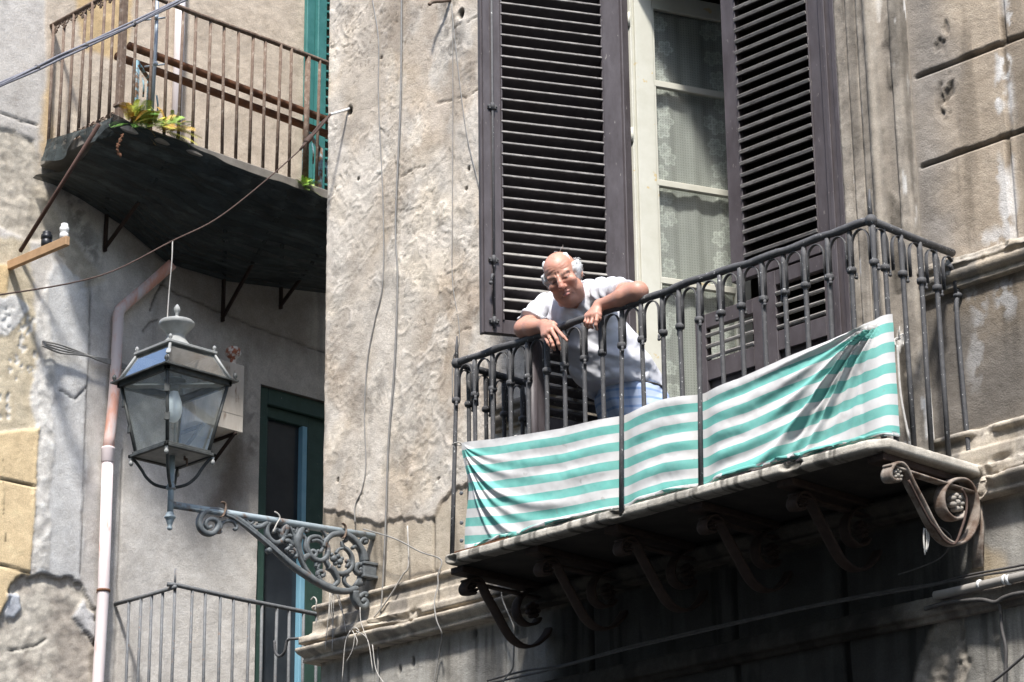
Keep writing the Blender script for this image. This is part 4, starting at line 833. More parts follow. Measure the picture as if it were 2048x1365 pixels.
# green balcony door below
b = MB(); t0 = XW-.10
b.box((t0-.03, GD0+.002, 3.6), (t0+.075, GD0+.085, GDZ-.002), .006); b.box((t0-.03, GD0+.085, GDZ-.12), (t0+.075, GD1-.002, GDZ-.002), .006); b.box((t0-.03, GD1-.09, 3.6), (t0+.075, GD1-.002, GDZ-.12), .006)
gdoor = b.build('green_door', M['green'], house)
q0 = PB(540, 900)[1]; q1 = PB(612, 900)[1]; q2 = PB(626, 900)[1]
b = MB(); b.box((t0-.01, GD0+.085, GDZ-.20), (t0+.045, q2, GDZ-.122), .004); b.box((t0-.01, GD0+.085, 3.6), (t0+.045, GD0+.115, GDZ-.20), .004); b.build('door_leaf', M['green'], gdoor)
b = MB(); b.box((t0-.01, q1+.01, 3.6), (t0+.05, q2-.01, GDZ-.2), .003); b.build('blue_door_edge', M['bluestrip'], gdoor)
b = MB(); b.box((t0-.005, q2, 3.6), (t0+.04, GD1-.09, GDZ-.12), .004); b.build('door_leaf', M['green'], gdoor)
b = MB(); b.box((t0, GD0+.115, 3.6), (t0+.006, q1+.01, GDZ-.2)); b.build('pane', M['darkglass'], gdoor)
# teal shutter above, hinged beside the upper balcony
y0 = PB(612, 200, .05)[1]; y1 = PB(628, 200, .05)[1]; y2 = PB(646, 200, .05)[1]
b = MB(); b.box((XW+.012, y0, 8.2), (XW+.05, y1, 10.9), .004); b.box((XW+.012, y1+.002, 8.2), (XW+.085, y2, 10.9), .005); b.box((XW+.012, y2+.5, 8.2), (XW+.085, y2+.58, 10.9), .005)
ts = b.build('teal_shutter', M['teal'], house)
b = MB(); z = 8.25
while z < 10.85:
    b.obox((XW+.07, y2+.25, z), (0, 1, 0), (math.cos(.4), 0, -math.sin(.4)), (math.sin(.4), 0, math.cos(.4)), (.25, .045, .008), .003); z += .068
b.build('louvre_slats', M['teal'], ts)

# upper balcony: slab, iron struts, railing
Y0 = PBx = P(238, 235, 0, XR)[1]
b = MB(); b.box((XW+.01, Y0-.03, 8.20), (XR+.03, 3.2, 8.27), .008); b.build('upper_slab', M['concrete'], house)
Fz = lambda y, x=XR: 8.27
RT = 9.215
b = MB()
b.tube([(XW+.01, Y0, RT), (XR, Y0, RT-.003), ], .014, 8); b.tube([(XR, Y0+.01, RT), (XR, Y0+.6, RT-.012), (XR, Y0+1.2, RT), (XR, 3.2, RT)], .017, 8)
b.tube([(XW+.01, Y0, 8.285), (XR, Y0, 8.285)], .010, 6)
b.box((XR-.022, Y0-.022, 8.25), (XR+.022, Y0+.022, RT+.3), .004); b.box((XR-.03, Y0-.03, 8.36), (XR+.03, Y0+.03, 8.385), .004)
rl = b.build('upper_railing', M['rust'], house, origin=(XR, Y0, 8.27))
bpxu = [269, 301, 332, 360, 388, 416, 447, 474, 501, 528, 555, 580, 612, 634]
b = MB(); yb0 = P(269, 130, 0, XR)[1]; b.tube([(XR, yb0, 8.27), (XR, yb0, 8.7), (XR, yb0, RT)], [.012, .011, .011], 6); bb0 = b.build('baluster', M['rust'], rl, origin=(XR, yb0, 8.27))
for px in bpxu[1:]:
    y = P(px, 140+(px-269)*.35, 0, XR)[1]; c = dup(bb0, rl, (0, y-yb0, 0)); c.rotation_euler = (random.uniform(-.012, .012), random.uniform(-.01, .01), 0)
    if px == 612: c.scale = (1.9, 1.9, 1)
y = P(660, 300, 0, XR)[1]
for k in range(6): dup(bb0, rl, (0, y+.125*k-yb0, 0))
bl = [.11, .22, .33, .44, .55, .66, .77]
for d in bl: c = dup(bb0, rl, (-d, Y0-yb0, 0)); c.rotation_euler = (random.uniform(-.012, .012), random.uniform(-.012, .012), 0)
def curl(b, c, ax, s, r):
    pts = [np.asarray(c)+ax*(s*r*(1-k/22.)*math.cos(k*.55))+Zv*(r*(1-k/22.)*math.sin(k*.55)) for k in range(17)]; b.tube(pts, .0055, 5)
ax = np.array([1., 0, 0])
for zc_, nm in ((8.315, 'scrollwork'), (RT-.04, 'scrollwork')):
    b = MB()
    for k in range(8):
        for s in (-1, 1): curl(b, (XR-.05-.1*k+s*.024, Y0, zc_+.012), ax, s, .026); 
        curl(b, (XR-.05-.1*k, Y0, zc_-.022), ax, 1, .016)
    b.build(nm, M['rust'], rl)
def strut(y, zt_, x0, zb):
    b = MB(); b.tube([(x0, y, zt_), (XW+.02, y, zb)], .0135, 6, flat=(1, .8)); return b
s0 = P(196, 292, 0, XR); b = strut(s0[1], 8.2, XR-.0, PB(72, 515)[2]); b.build('strut', M['strutrust'], house)
for px, py in ((205, 500), (440, 640), (556, 615)):
    q = PB(px, py); b = strut(q[1], 8.19, XR-.12, q[2]); b.tube([(XW+.03, q[1], 8.19), (XW+.03, q[1], q[2]-.02)], .016, 6, flat=(1, .6)); b.build('strut', M['rust_dark'], house)
# lower balcony: slab below the picture, plain railing
XL = XW+.62; Y2 = P(350, 1172, 0, XL)[1]; R2 = P(350, 1174, 0, XL)[2]
b = MB(); b.box((XW+.01, Y2-.04, 4.28), (XL+.03, 3.2, 4.38), .008); b.build('lower_slab', M['concrete'], house)
b = MB(); b.tube([(XW+.005, Y2, R2+.0), (XW+.3, Y2, R2-.004), (XL+.02, Y2-.01, R2-.006)], .0135, 7); b.tube([(XL-.02, Y2-.045, R2+.012), (XL, Y2, R2+.012), (XL, Y2+.5, R2+.004), (XL, Y2+1.05, R2+.005), (XL, 3.2, R2)], .015, 7); b.tube([(XL, Y2, R2), (XL, Y2-.002, R2+.115)], [.009, .006], 6)
r2 = b.build('lower_railing', M['iron_old'], house, origin=(XL, Y2, 4.38))
b = MB(); b.tube([(XL, Y2, 4.36), (XL, Y2, 4.9), (XL, Y2, R2)], .0105, 6); lb0 = b.build('baluster', M['iron_old'], r2, origin=(XL, Y2, 4.38))
for px in (381, 411, 440, 467, 496, 524, 551, 579, 606):
    y = P(px, 1175+(px-350)*.17+60, 0, XL)[1]; c = dup(lb0, r2, (0, y-Y2, 0)); c.rotation_euler = (random.uniform(-.008, .008), 0, 0)
for k in range(8): dup(lb0, r2, (0, y+.11*(k+1)-Y2, 0))
for d in (.12, .235, .35, .465): c = dup(lb0, r2, (-d, 0, 0)); c.rotation_euler = (0, random.uniform(-.008, .008), 0)

# shade net wrapped under the upper balcony
m, nt, pb = newmat('shade_net'); M['net'] = m; p = geo(nt)
col = mixc(nt, ramp(nt, noise(nt, 9, 6, .7, scaled(nt, p, (.6, .6, 2.5))), .35, .7), (.016, .020, .020), (.045, .055, .055)); col = mixc(nt, ramp(nt, noise(nt, 5, 6, .75, scaled(nt, p, (2.5, .35, 4))), .5, .78), col, (.10, .115, .11)); nt.links.new(col, pb.inputs['Base Color']); pb.inputs['Roughness'].default_value = .6; pb.inputs['Specular IOR Level'].default_value = .25
wv_ = nt.nodes.new('ShaderNodeTexWave'); wv_.inputs['Scale'].default_value = 1.4; wv_.inputs['Distortion'].default_value = 9; wv_.inputs['Detail'].default_value = 4; nt.links.new(scaled(nt, p, (3, .35, 3)), wv_.inputs['Vector']); nt.links.new(ramp(nt, wv_.outputs['Fac'], .2, .9, (.80, .80, .80, 1), (.97, .97, .97, 1)), pb.inputs['Alpha'])
bump(nt, noise(nt, 60, 4, .6, scaled(nt, p, (1, .3, 1))), pb, .4, .004)
ex = [(222, 228), (245, 236), (300, 262), (350, 279), (380, 290), (440, 319), (500, 346), (560, 364), (620, 384), (655, 397), (720, 420)]
ep = np.array([P(x, y, 0, XR+.045) for x, y in ex]); ys = np.arange(ep[0, 1], 2.3, .02); ts_ = np.linspace(0, 1, 26)
A, T = np.meshgrid(ys, ts_, indexing='ij'); zf = np.interp(A, ep[:, 1], ep[:, 2]); n = fbm(A*4, T*3, 301, 4)-.5
Xn = XR+.045-(XR+.045-XW-.03)*T**1.15; wl = np.array([PB(x, y)[1:] for x, y in ((100, 372), (154, 400), (240, 455), (330, 530), (450, 566), (650, 590))]); zw = np.interp(A, wl[:, 0], wl[:, 1]); Zn = zf+(zw-zf)*T-.13*np.sin(np.pi*np.minimum(T*1.05, 1))+.05*n*np.sin(np.pi*T)
Zn = Zn+.018*np.sin(T*26+3*fbm(A*1.2, T*3, 305))*np.exp(-T*2.2)*ss(.03, .10, T); Xn = Xn+.02*np.sin(A*23+2*n)*np.exp(-((T-.12)/.12)**2)*1.0
Zn = np.minimum(Zn, np.where(T > .03, 8.19, 99))
net = mk('shade_net', np.stack([Xn, A, Zn], -1).reshape(-1, 3), grid_faces(len(ys), len(ts_)), M['net'], None, smooth=True)
tag(net, 'dark green shade net slung beneath the rusty upper balcony', 'shade net')
# loose flap hanging at the open end
fl = [(94, 280), (170, 258), (222, 236)]; fp = np.array([P(x, y, 1, Y0-.035) for x, y in fl]); xs = np.linspace(fp[0, 0], fp[-1, 0]+.02, 30); ts_ = np.linspace(0, 1, 14)
A, T = np.meshgrid(xs, ts_, indexing='ij'); u = (A-xs[0])/(xs[-1]-xs[0]); zt = np.interp(A, fp[:, 0], fp[:, 2])+.0
dr = .16-.05*u+.05*np.sin(u*9)*.5-.07*np.exp(-((u-.55)/.08)**2)
Vf = np.stack([A+.03*T*np.sin(u*7), Y0-.035-.02*np.sin(u*16+T)*T-.02*T, zt-dr*T], -1)
mk('net_flap', Vf.reshape(-1, 3), grid_faces(30, 14), M['net'], net, smooth=True)

# ferns rooted in the slab edge
m, nt, pb = newmat('fern_green'); M['fern'] = m
at = nt.nodes.new('ShaderNodeAttribute'); at.attribute_name = 'Col'; nt.links.new(at.outputs['Color'], pb.inputs['Base Color']); pb.inputs['Roughness'].default_value = .55; pb.inputs['Subsurface Weight'].default_value = .0
def fern(bases, nf, Lr, cols, seed, droop=1.):
    r = random.Random(seed); Vv = []; Fs = []; Cl = []
    for k in range(nf):
        base = np.array(r.choice(bases))+np.array([r.uniform(-.02, .03), r.uniform(-.03, .03), r.uniform(-.02, .02)])
        az = r.uniform(-1.7, 1.7); el = r.uniform(-.1, 1.35); L = r.uniform(*Lr)
        d = np.array([math.cos(az)*math.cos(el), math.sin(az)*math.cos(el), math.sin(el)]); side = np.cross(d, Zv+np.array([.3, -.3, 0])); side /= np.linalg.norm(side)
        col = np.array(r.choice(cols))*r.uniform(.75, 1.15); npair = 15; roll = r.uniform(-.6, .6); upv = np.cross(side, d); side = side*math.cos(roll)+upv*math.sin(roll)
        def pt(t): return base+d*L*t+Zv*(-droop*L*.42*t*t)
        for i in range(npair):
            t = .12+.86*i/npair; p = pt(t); tn = pt(t+.05)-p; tn /= np.linalg.norm(tn); w = L*.27*math.sin(math.pi*min(1, .18+.82*(1-t)))**.8*(1-t*.35)
            for s in (-1, 1):
                q = p+side*s*w*.98+tn*w*.35-Zv*w*.15; wd = L*.016
                i0 = len(Vv); Vv += [p-tn*wd*.8, p+tn*wd*.8, (p+q)/2+tn*wd*1.1, q, (p+q)/2-tn*wd*.7]; Fs.append((i0, i0+1, i0+2, i0+3, i0+4)); cc = col*r.uniform(.8, 1.2); Cl += [cc]*5
        for i in range(8):
            p, q = pt(i/8), pt((i+1)/8); i0 = len(Vv); Vv += [p-side*.0022, p+side*.0022, q+side*.0018, q-side*.0018]; Fs.append((i0, i0+1, i0+2, i0+3)); Cl += [col*.6]*4
    return np.array(Vv), Fs, np.clip(np.array(Cl), 0, 1)
YG = [(.42, .50, .08), (.55, .50, .07), (.60, .38, .06), (.22, .36, .06), (.14, .30, .05), (.50, .28, .05), (.34, .46, .08)]
bs = [P(x, y, 0, XR+.02) for x, y in ((262, 245), (285, 250), (305, 256), (325, 262), (345, 262))]
Vq, Fs, Cl = fern(bs, 80, (.13, .25), YG, 11); fr = mk('fern', Vq, Fs, M['fern'], None, colors=Cl); tag(fr, 'yellowing fern clump on the corner of the rusty balcony', 'fern')
# dry seed spike hanging from it
b = MB(); sp_ = [P(x, y, 0, XR+.06) for x, y in ((247, 268), (238, 283), (236, 298), (241, 314))]
for p in spline(sp_, 7): b.ball(p+np.array([random.uniform(-.008, .008) for _ in range(3)]), random.uniform(.006, .010), 4)
b.tube(spline(sp_, 6), .003, 5)
b.build('dry_seed_spike', M['rust_orange'], fr)
Vq, Fs, Cl = fern([P(x, y, 0, XR+.02) for x, y in ((605, 372), (612, 376))], 34, (.06, .12), [(.20, .38, .05), (.30, .46, .07), (.38, .48, .08)], 12, .8); o = mk('fern', Vq, Fs, M['fern'], None, colors=Cl); tag(o, 'small bright green fern at the net edge near the corner house', 'fern')

# pipes stored on the balcony and the trestles that carry them
def on(x, y, pl): return P(x, y, 0, pl)
XS = XR-.14
p0, p1 = on(258, 92, XS), on(652, 240, XS)
for dx, dz, lab in ((0, 0, 'upper rusty pipe stored lengthwise behind the balcony bars'), (-.05, -.075, 'lower rusty pipe lying just beneath another on balcony trestles')):
    b = MB(); a = p0+np.array([dx, .0 if dx == 0 else -.06, dz]); e_ = p1+np.array([dx, .15, dz]); b.tube([a, (a+e_)/2, e_], .027, 12, cap=False); b.tube([a, e_], .021, 12)
    o = b.build('rusty_pipe', M['rust_orange'], None); tag(o, lab, 'pipe', 'rusty pipes stored on the upper balcony')
def trestle(px0, px1, ytop, label):
    b = MB(); q0 = on(px0, ytop, XS+.02); q1 = on(px1, ytop, XS-.16); 
    for q in (q0, q1): b.tube([(q[0], q[1], 8.27), (q[0], q[1], q0[2]-.02)], .023, 10)
    b.tube([q0-np.array([0, 0, .02]), np.array([q1[0], q1[1], q0[2]-.02])], .014, 8)
    for q in (q0, q1): b.tube([(q[0]+.03, q[1]+.03, q0[2]-.12), (q[0]+.035, q[1]+.04, q0[2]-.19), (q[0]+.02, q[1]+.05, q0[2]-.26)], .006, 5)
    o = b.build('trestle', M['rustblue'], None); tag(o, label, 'trestle', 'blue trestle posts under the stored pipes')
trestle(273, 303, 118, 'flaking blue trestle posts near the balcony corner post'); trestle(612, 640, 255, 'flaking blue trestle posts beside the teal shutter')
b = MB(); q = on(314, 0, XR-.10); b.tube([(q[0], q[1], q[2]+.4), on(312, 80, XR-.10), on(304, 225, XR-.10)], .0125, 8)
for y_ in (35, 128): c = on(311, y_, XR-.09); b.tube([c+np.array([-.05, -.05, -.02]), c+np.array([.04, .05, 0])], .006, 6); b.ball(c, .018, 6)
o = b.build('grey_pole', simple('galvanised_tube', (.30, .34, .38), (.36, .40, .44), .45, 20, metal=.3), None); tag(o, 'thin grey galvanised pole upright behind the rusty balcony bars', 'pole')
b = MB(); q = PB(359, 60, .06)[1]; b.tube([(XW+.06, q, 10.6), (XW+.06, q, 8.275)], .036, 12); o = b.build('upper_pipe', M['pinkpale'], None); tag(o, 'pale pink drainpipe running up the wall behind the upper balcony', 'drainpipe')
# big downpipe
dp = [PB(345, 528, .20), PB(300, 568, .10), PB(248, 612, .075), PB(237, 628, .07), PB(236, 650, .07)]
dn = [PB(236, 650, .07), PB(228, 790, .07), PB(216, 905, .07)]; dn2 = [PB(216, 905, .07), PB(207, 1180, .07), PB(196, 1365, .07)]; e_ = dn2[-1]; dn2.append(np.array([e_[0], e_[1]-.02, 0.02]))
b = MB(); b.tube(dn2, .037, 14); dpo = b.build('downpipe', M['pink'], None); tag(dpo, 'tall pink downpipe with peeling red paint running down the alley house', 'drainpipe')
b = MB(); b.tube(np.vstack([spline(dp, 5)[:-1], spline(dn, 4)]), .0365, 14); b.build('upper_length', M['pinkred'], dpo)
b = MB(); c = dn2[0]; b.lathe(c-np.array([0, 0, .07]), [(.038, 0), (.042, .005), (.042, .085), (.044, .09), (.044, .10), (.038, .104)], 14); b.build('pipe_socket', M['pink'], dpo)
b = MB(); c = PB(207, 1182, .07); b.lathe(c, [(.038, -.008), (.0425, -.008), (.0425, .008), (.038, .008)], 14); b.tube([c, (XW-.01, c[1], c[2])], .006, 6); b.build('pipe_clip', M['rust_orange'], dpo)
# box on the wall, and the glazed knob on it
f0, f1 = P(392, 760, 0, XW+.26), P(489, 760, 0, XW+.26); zt_ = P(489, 732, 0, XW+.26)[2]; zb_ = P(489, 868, 0, XW+.26)[2]
b = MB(); b.box((XW+.01, f0[1], zb_), (XW+.26, f1[1], zt_), .006)
for k in range(1, 4): zz_ = zb_+(zt_-zb_)*k/4; b.box((XW+.255, f0[1]+.01, zz_-.002), (XW+.2615, f1[1]-.01, zz_+.002))
bo = b.build('wooden_box', M['woodbox'], None); tag(bo, 'whitewashed wooden box fixed to the alley wall behind the lantern', 'box')
for t in (.18, .85): b = MB(); y = f0[1]+(f1[1]-f0[1])*t; b.tube([(XW+.24, y, zb_-.012), (XW+.02, y, zb_-.16)], .013, 6); b.tube([(XW+.02, y, zb_-.012), (XW+.26, y, zb_-.012)], .012, 6); b.build('support_arm', M['rust_dark'], bo)
c = P(466, 722, 0, XW+.17); b = MB(); c[2] = zt_; b.lathe(c, [(.024, 0), (.026, .02), (.019, .045), (.024, .066), (.046, .082), (.054, .105), (.048, .132), (.03, .147), (.004, .152)], 16); o = b.build('ceramic_knob', M['terracotta'], None); tag(o, 'rust stained ceramic knob standing on top of the wooden box', 'insulator')
# insulators on an iron arm
a0 = PB(18, 532); a1 = a0+np.array([.60, .02, .0]); b = MB(); b.obox((a0+a1)/2, (1, .03, 0), (-.03, 1, 0), Zv, (.31, .016, .03), .004); o = b.build('iron_bracket', M['wood'], None); tag(o, 'short rusty orange bracket arm jutting from the chipped wall', 'bracket')
c = a0+np.array([.36, .03, .03]); b = MB(); b.lathe(c, [(.03, 0), (.034, .02), (.034, .045), (.028, .05), (.036, .055), (.036, .08), (.026, .085), (.028, .10), (.02, .105), (.003, .107)], 14); o = b.build('insulator', M['blue_plastic'], None); tag(o, 'black insulator with a blue ring on the bracket arm', 'insulator')
c = a0+np.array([.55, .03, .03]); b = MB(); b.lathe(c, [(.02, 0), (.028, .01), (.028, .035), (.022, .042), (.03, .05), (.03, .075), (.022, .085), (.022, .10), (.003, .105)], 14); o = b.build('insulator', M['white_ceramic'], None); tag(o, 'white porcelain insulator at the tip of the bracket arm', 'insulator')
# cables along the alley wall, overhead bundle
b = MB()
for k in range(4):
    pts = [PB(85, 683+3*k, .05+.02*k)] + [PB(x, y+5*k*math.sin(x*.02)+2*k, .06) for x, y in ((120, 690), (160, 705), (200, 722), (240, 735), (290, 755))]
    b.tube(spline(pts, 5), .0065, 6)
o = b.build('cable_bundle', M['wire'], None); tag(o, 'loose grey cables leaving a wall hole and passing behind the downpipe', 'cables')
XK = XR+.35
b = MB()
for k in range(4):
    pts = [on(-1300, 690+9*k, XK), on(-500, 366+4*k, XK), on(-60+2*k, 190+3*k, XK)]+[on(x, y+2.4*k+2*math.sin(k*2+x*.02), XK+.008*(k % 2)) for x, y in ((0, 166), (72, 133), (120, 110), (172, 88), (230, 62), (268, 44), (345, 5), (420, -30))]
    b.tube(spline(pts, 5), .0075, 6)
oc = b.build('overhead_cables', simple('overhead_cable', (.13, .13, .15), (.2, .2, .22), .5, 40), None); tag(oc, 'bundle of overhead cables crossing in front of the rusty balcony', 'cables')
for x, y in ((75, 134), (172, 90), (268, 47)): b = MB(); c = on(x, y+2, XK); b.lathe(c-np.array([0, .012, 0]), [(.018, 0), (.018, .02)], 8, az=(0, 1, 0)); b.build('cable_tie', M['wiredark'], oc)
# ---------------------------------------------------------------- street lamp on its scrolled bracket
A0 = PF(748, 1073, .0); A1 = np.array([A0[0]-.15, -1.27, A0[2]-.028]); LX, LY = A1[0], A1[1]; LZ = A1[2]+.262     # LZ: underside of the lantern body
lamp = thing('street_lamp', 'old four-sided street lantern on a scrolled iron wall bracket', 'street lamp', (LX, LY, LZ))
def ring(h, w): return [np.array([LX+sx*w/2, LY+sy*w/2, LZ+h]) for sx, sy in ((-1, -1), (1, -1), (1, 1), (-1, 1))]
WB, WT, WE, WR = .272, .405, .48, .285; HE, HR = .405, .56
b = MB()                                               # body frame: corner posts, sills
for p, q in zip(ring(.012, WB-.006), ring(HE-.01, WT-.006)): b.tube([p, q], .0105, 6)
for h, w, t in ((.0, WB+.035, .010), (.016, WB+.012, .008)):
    R = ring(h, w); 
    for i in range(4): b.obox((R[i]+R[(i+1) % 4])/2, *( ((1, 0, 0), (0, 1, 0)) if i % 2 == 0 else ((0, 1, 0), (1, 0, 0)) ), (0, 0, 1), (w/2+t, t, t*.9), .003)
R = ring(HE-.012, WT)
for i in range(4): b.obox((R[i]+R[(i+1) % 4])/2, *( ((1, 0, 0), (0, 1, 0)) if i % 2 == 0 else ((0, 1, 0), (1, 0, 0)) ), (0, 0, 1), (WT/2+.012, .012, .016), .003)
for t, px in ((.35, 0), (.72, 0)):
    p = ring(.012+(HE-.02)*t, WB+(WT-WB)*t); b.obox(p[1]+np.array([.003, -.003, 0]), (.7, .7, 0), (.7, -.7, 0), Zv, (.014, .005, .022), .002); b.obox(p[0]+np.array([-.002, -.004, 0]), (1, 0, 0), (0, 1, 0), Zv, (.012, .005, .02), .002)
b.build('body_frame', M['lampdark'], lamp)
b = MB()                                               # eave: a thin overhanging plate with a rim
Ro, Ri = ring(HE+.004, WE), ring(HE+.012, WT-.03); Rb = ring(HE-.004, WE); Rbi = ring(HE-.002, WT-.03)
V = Ro+Ri+Rb+Rbi
b.add(V, [(i, (i+1) % 4, 4+(i+1) % 4, 4+i) for i in range(4)]+[(8+i, 8+(i+1) % 4, (i+1) % 4, i) for i in range(4)]+[(8+(i+1) % 4, 8+i, 12+i, 12+(i+1) % 4) for i in range(4)])
for i in range(4): p = ring(HE+.006, WE-.03)[i]; b.lathe(p, [(.008, 0), (.006, .008), (.011, .016), (.012, .024), (.008, .034), (.002, .040)], 10)
b.build('eave', M['lampdark'], lamp)
b = MB()
for p, q in zip(ring(HE+.008, WT+.015), ring(HR, WR)): b.tube([p, q], .008, 6)
R = ring(HR+.004, WR+.01)
for i in range(4): b.obox((R[i]+R[(i+1) % 4])/2, *( ((1, 0, 0), (0, 1, 0)) if i % 2 == 0 else ((0, 1, 0), (1, 0, 0)) ), (0, 0, 1), (WR/2+.014, .010, .007), .002)
for p in ring(HR+.010, WR+.004): b.lathe(p, [(.006, 0), (.005, .006), (.010, .014), (.011, .022), (.007, .030), (.002, .034)], 10)
q = (ring(HE+.008, WT+.015)[1]+ring(HR, WR)[1])/2; b.obox(q+np.array([.006, -.006, .004]), (.7, .7, 0), (.5, -.5, .7), (.5, -.5, -.7), (.012, .004, .024), .002)
b.build('roof_frame', M['lampzinc'], lamp)
lo_, hi_ = ring(HE+.012, WT+.004), ring(HR-.002, WR-.008)
for i in range(4): j = (i+1) % 4; b = MB().quad(lo_[i], lo_[j], hi_[j], hi_[i]); b.build('roof_pane', M['roofglass'], lamp)
lo_, hi_ = ring(.022, WB-.016), ring(HE-.03, WT-.018)
for i in range(4): j = (i+1) % 4; b = MB().quad(lo_[i], lo_[j], hi_[j], hi_[i]); b.build('body_pane', M['lampglass'], lamp)
b = MB(); c = np.array([LX, LY, LZ+HR+.006])
b.lathe(c, [(.140, .0), (.135, .008), (.10, .022), (.075, .045), (.052, .075), (.046, .092), (.050, .098), (.062, .118), (.080, .140), (.092, .150), (.094, .158), (.094, .170), (.088, .176), (.05, .190), (.02, .200), (.010, .206), (.008, .214)], 28)
b.add([c+np.array([sx*WR/2, sy*WR/2, 0]) for sx, sy in ((-1, -1), (1, -1), (1, 1), (-1, 1))], [(0, 1, 2, 3)])
cp = b.build('cap', M['lampzinc'], lamp)
b = MB(); b.lathe(c+np.array([0, 0, .208]), [(.008, 0), (.011, .004), (.008, .010), (.015, .020), (.0185, .032), (.016, .046), (.009, .058), (.002, .066)], 12); b.build('finial', M['lampzinc'], cp)
b = MB(); bc_ = np.array([LX, LY, LZ])
b.lathe(bc_+np.array([0, 0, HE-.225]), [(.004, 0), (.022, .008), (.036, .03), (.044, .06), (.045, .085), (.041, .115), (.03, .145), (.023, .165), (.022, .175)], 20); bl_ = b.build('bulb', M['bulb'], lamp)
b = MB(); b.lathe(bc_+np.array([0, 0, HE-.055]), [(.023, 0), (.023, .01), (.026, .012), (.026, .055), (.06, .06), (.06, .066)], 16); b.build('bulb_socket', M['lampzinc'], bl_)
b = MB(); b.tube([bc_+np.array([-.05, .05, .01]), bc_+np.array([-.05, .05, HE-.01])], .007, 6); b.obox(bc_+np.array([0, 0, HE-.02]), (.7, .7, 0), (-.7, .7, 0), Zv, (.26, .03, .004)); b.build('lamp_rod', M['lampzinc'], bl_)
b = MB(); R = ring(.0, WB+.02); b.add(R, [(0, 3, 2, 1)])
for p in ring(-.008, WB+.028): b.lathe(p-np.array([0, 0, .045]), [(.003, 0), (.010, .006), (.013, .016), (.009, .026), (.006, .030), (.010, .036), (.010, .045)], 10)
b.build('floor_plate', M['lampzinc'], lamp)
stem = MB(); st_ = bc_.copy()
stem.tube([st_+np.array([0, 0, .0]), st_+np.array([0, 0, -.34])], .0165, 12)
stem.lathe(st_-np.array([0, 0, .40]), [(.004, 0), (.013, .005), (.015, .014), (.010, .022), (.013, .030), (.020, .05), (.024, .062), (.03, .066), (.03, .074), (.022, .078), (.022, .09), (.018, .096)], 14)
stem.lathe(st_-np.array([0, 0, .185]), [(.018, 0), (.027, .006), (.027, .014), (.021, .018), (.024, .026), (.018, .034)], 14)
sm = stem.build('stem', M['lampblue'], lamp)
for sx, sy in ((-1, -1), (1, -1), (1, 1), (-1, 1)):
    b = MB(); d = np.array([sx, sy, 0.])*(WB/2+.012); pts = [bc_+d*1.0-Zv*.012, bc_+d*.9-Zv*.03, bc_+d*.74-Zv*.075, bc_+d*.62-Zv*.115, bc_+d*.42-Zv*.152, bc_+d*.18-Zv*.168, bc_-Zv*.170]
    if (sx, sy) == (1, 1): pass
    b.tube(spline(pts, 5), .0085, 7); b.build('scroll_support', M['lampdark'], lamp)
b = MB(); b.tube(spline([bc_+np.array([.04, .05, 0]), bc_+np.array([.042, .05, -.02]), bc_+np.array([.06, .05, -.02]), bc_+np.array([.062, .05, -.06])], 4), .006, 6); b.build('wire_inlet', M['rust'], lamp)
# bracket: pipe arm and cast scrollwork, all in the upright plane through the arm
ad = A0-A1; ad[2] = 0; ad /= np.linalg.norm(ad); pn = np.array([-ad[1], ad[0], 0]); pn = pn if pn[1] < 0 else -pn
b = MB(); b.tube([A1+ad*.012, A1*.5+A0*.5, A0+np.array([0, .04, 0])], .0195, 12); arm = b.build('bracket_arm', M['lampblue'], lamp)
def z6(x, y, d=0.): return PP(380+x*.20513, 960+y*.20513, A0, pn)+pn*d
iron = []
def cur(pts, r, name=None, parent=None, d=0., taper=None, flat=(1, 1.3)):
    Q = spline([z6(x, y, d) for x, y in pts], 5); m_ = len(Q)
    rr_ = np.full(m_, r) if taper is None else np.interp(np.linspace(0, 1, m_), np.linspace(0, 1, len(taper)), taper)*r
    bb.tube(Q, rr_, 8, flat=flat, up=pn)
bb = MB()
cur([(210, 455), (172, 470), (150, 430), (180, 388), (238, 388), (272, 425), (262, 480), (215, 525), (150, 520), (105, 480), (88, 410), (120, 335), (190, 300), (270, 300), (350, 325), (430, 365), (520, 425), (640, 525), (760, 625), (880, 735), (1000, 840), (1120, 925), (1240, 1000), (1350, 1055), (1440, 1082), (1540, 1086), (1610, 1062)], .0135, taper=(.7, .8, 1, 1.1, 1.1, 1.1, 1.1, 1.25, 1.3, 1.2))
cur([(330, 345), (430, 390), (640, 545), (800, 680), (960, 815), (1120, 940), (1260, 1025), (1400, 1080)], .0065, d=.012)
bb_main = bb
sc = bb.build('bracket_scroll', M['lampiron'], lamp)
bb = MB()
cur([(275, 500), (285, 455), (320, 420), (365, 400), (415, 405), (445, 435), (455, 470), (440, 488), (425, 470)], .009, taper=(1.2, 1, .9, .8))
cur([(250, 505), (275, 490), (300, 440), (275, 410)], .011); cur([(255, 515), (290, 515), (305, 503)], .007)
cur([(470, 420), (480, 375), (515, 355), (535, 378), (512, 388)], .009); cur([(540, 378), (575, 432), (615, 412), (625, 375), (600, 362), (583, 385), (603, 398)], .008)
cur([(580, 425), (630, 460), (690, 458), (740, 425), (790, 402), (830, 398)], .010, taper=(.6, 1, 1.4, 1, .7)); cur([(655, 440), (700, 432), (740, 405)], .007)
cur([(790, 410), (752, 450), (748, 520), (775, 580), (830, 618), (885, 600), (905, 560), (870, 500), (825, 490), (815, 520)], .011, taper=(1, 1.2, 1.2, 1, .8))
cur([(840, 400), (905, 408), (960, 450), (1000, 515), (1022, 590), (1030, 640)], .009); cur([(960, 432), (1010, 432), (1040, 470), (1030, 515), (1000, 510), (1010, 485)], .009)
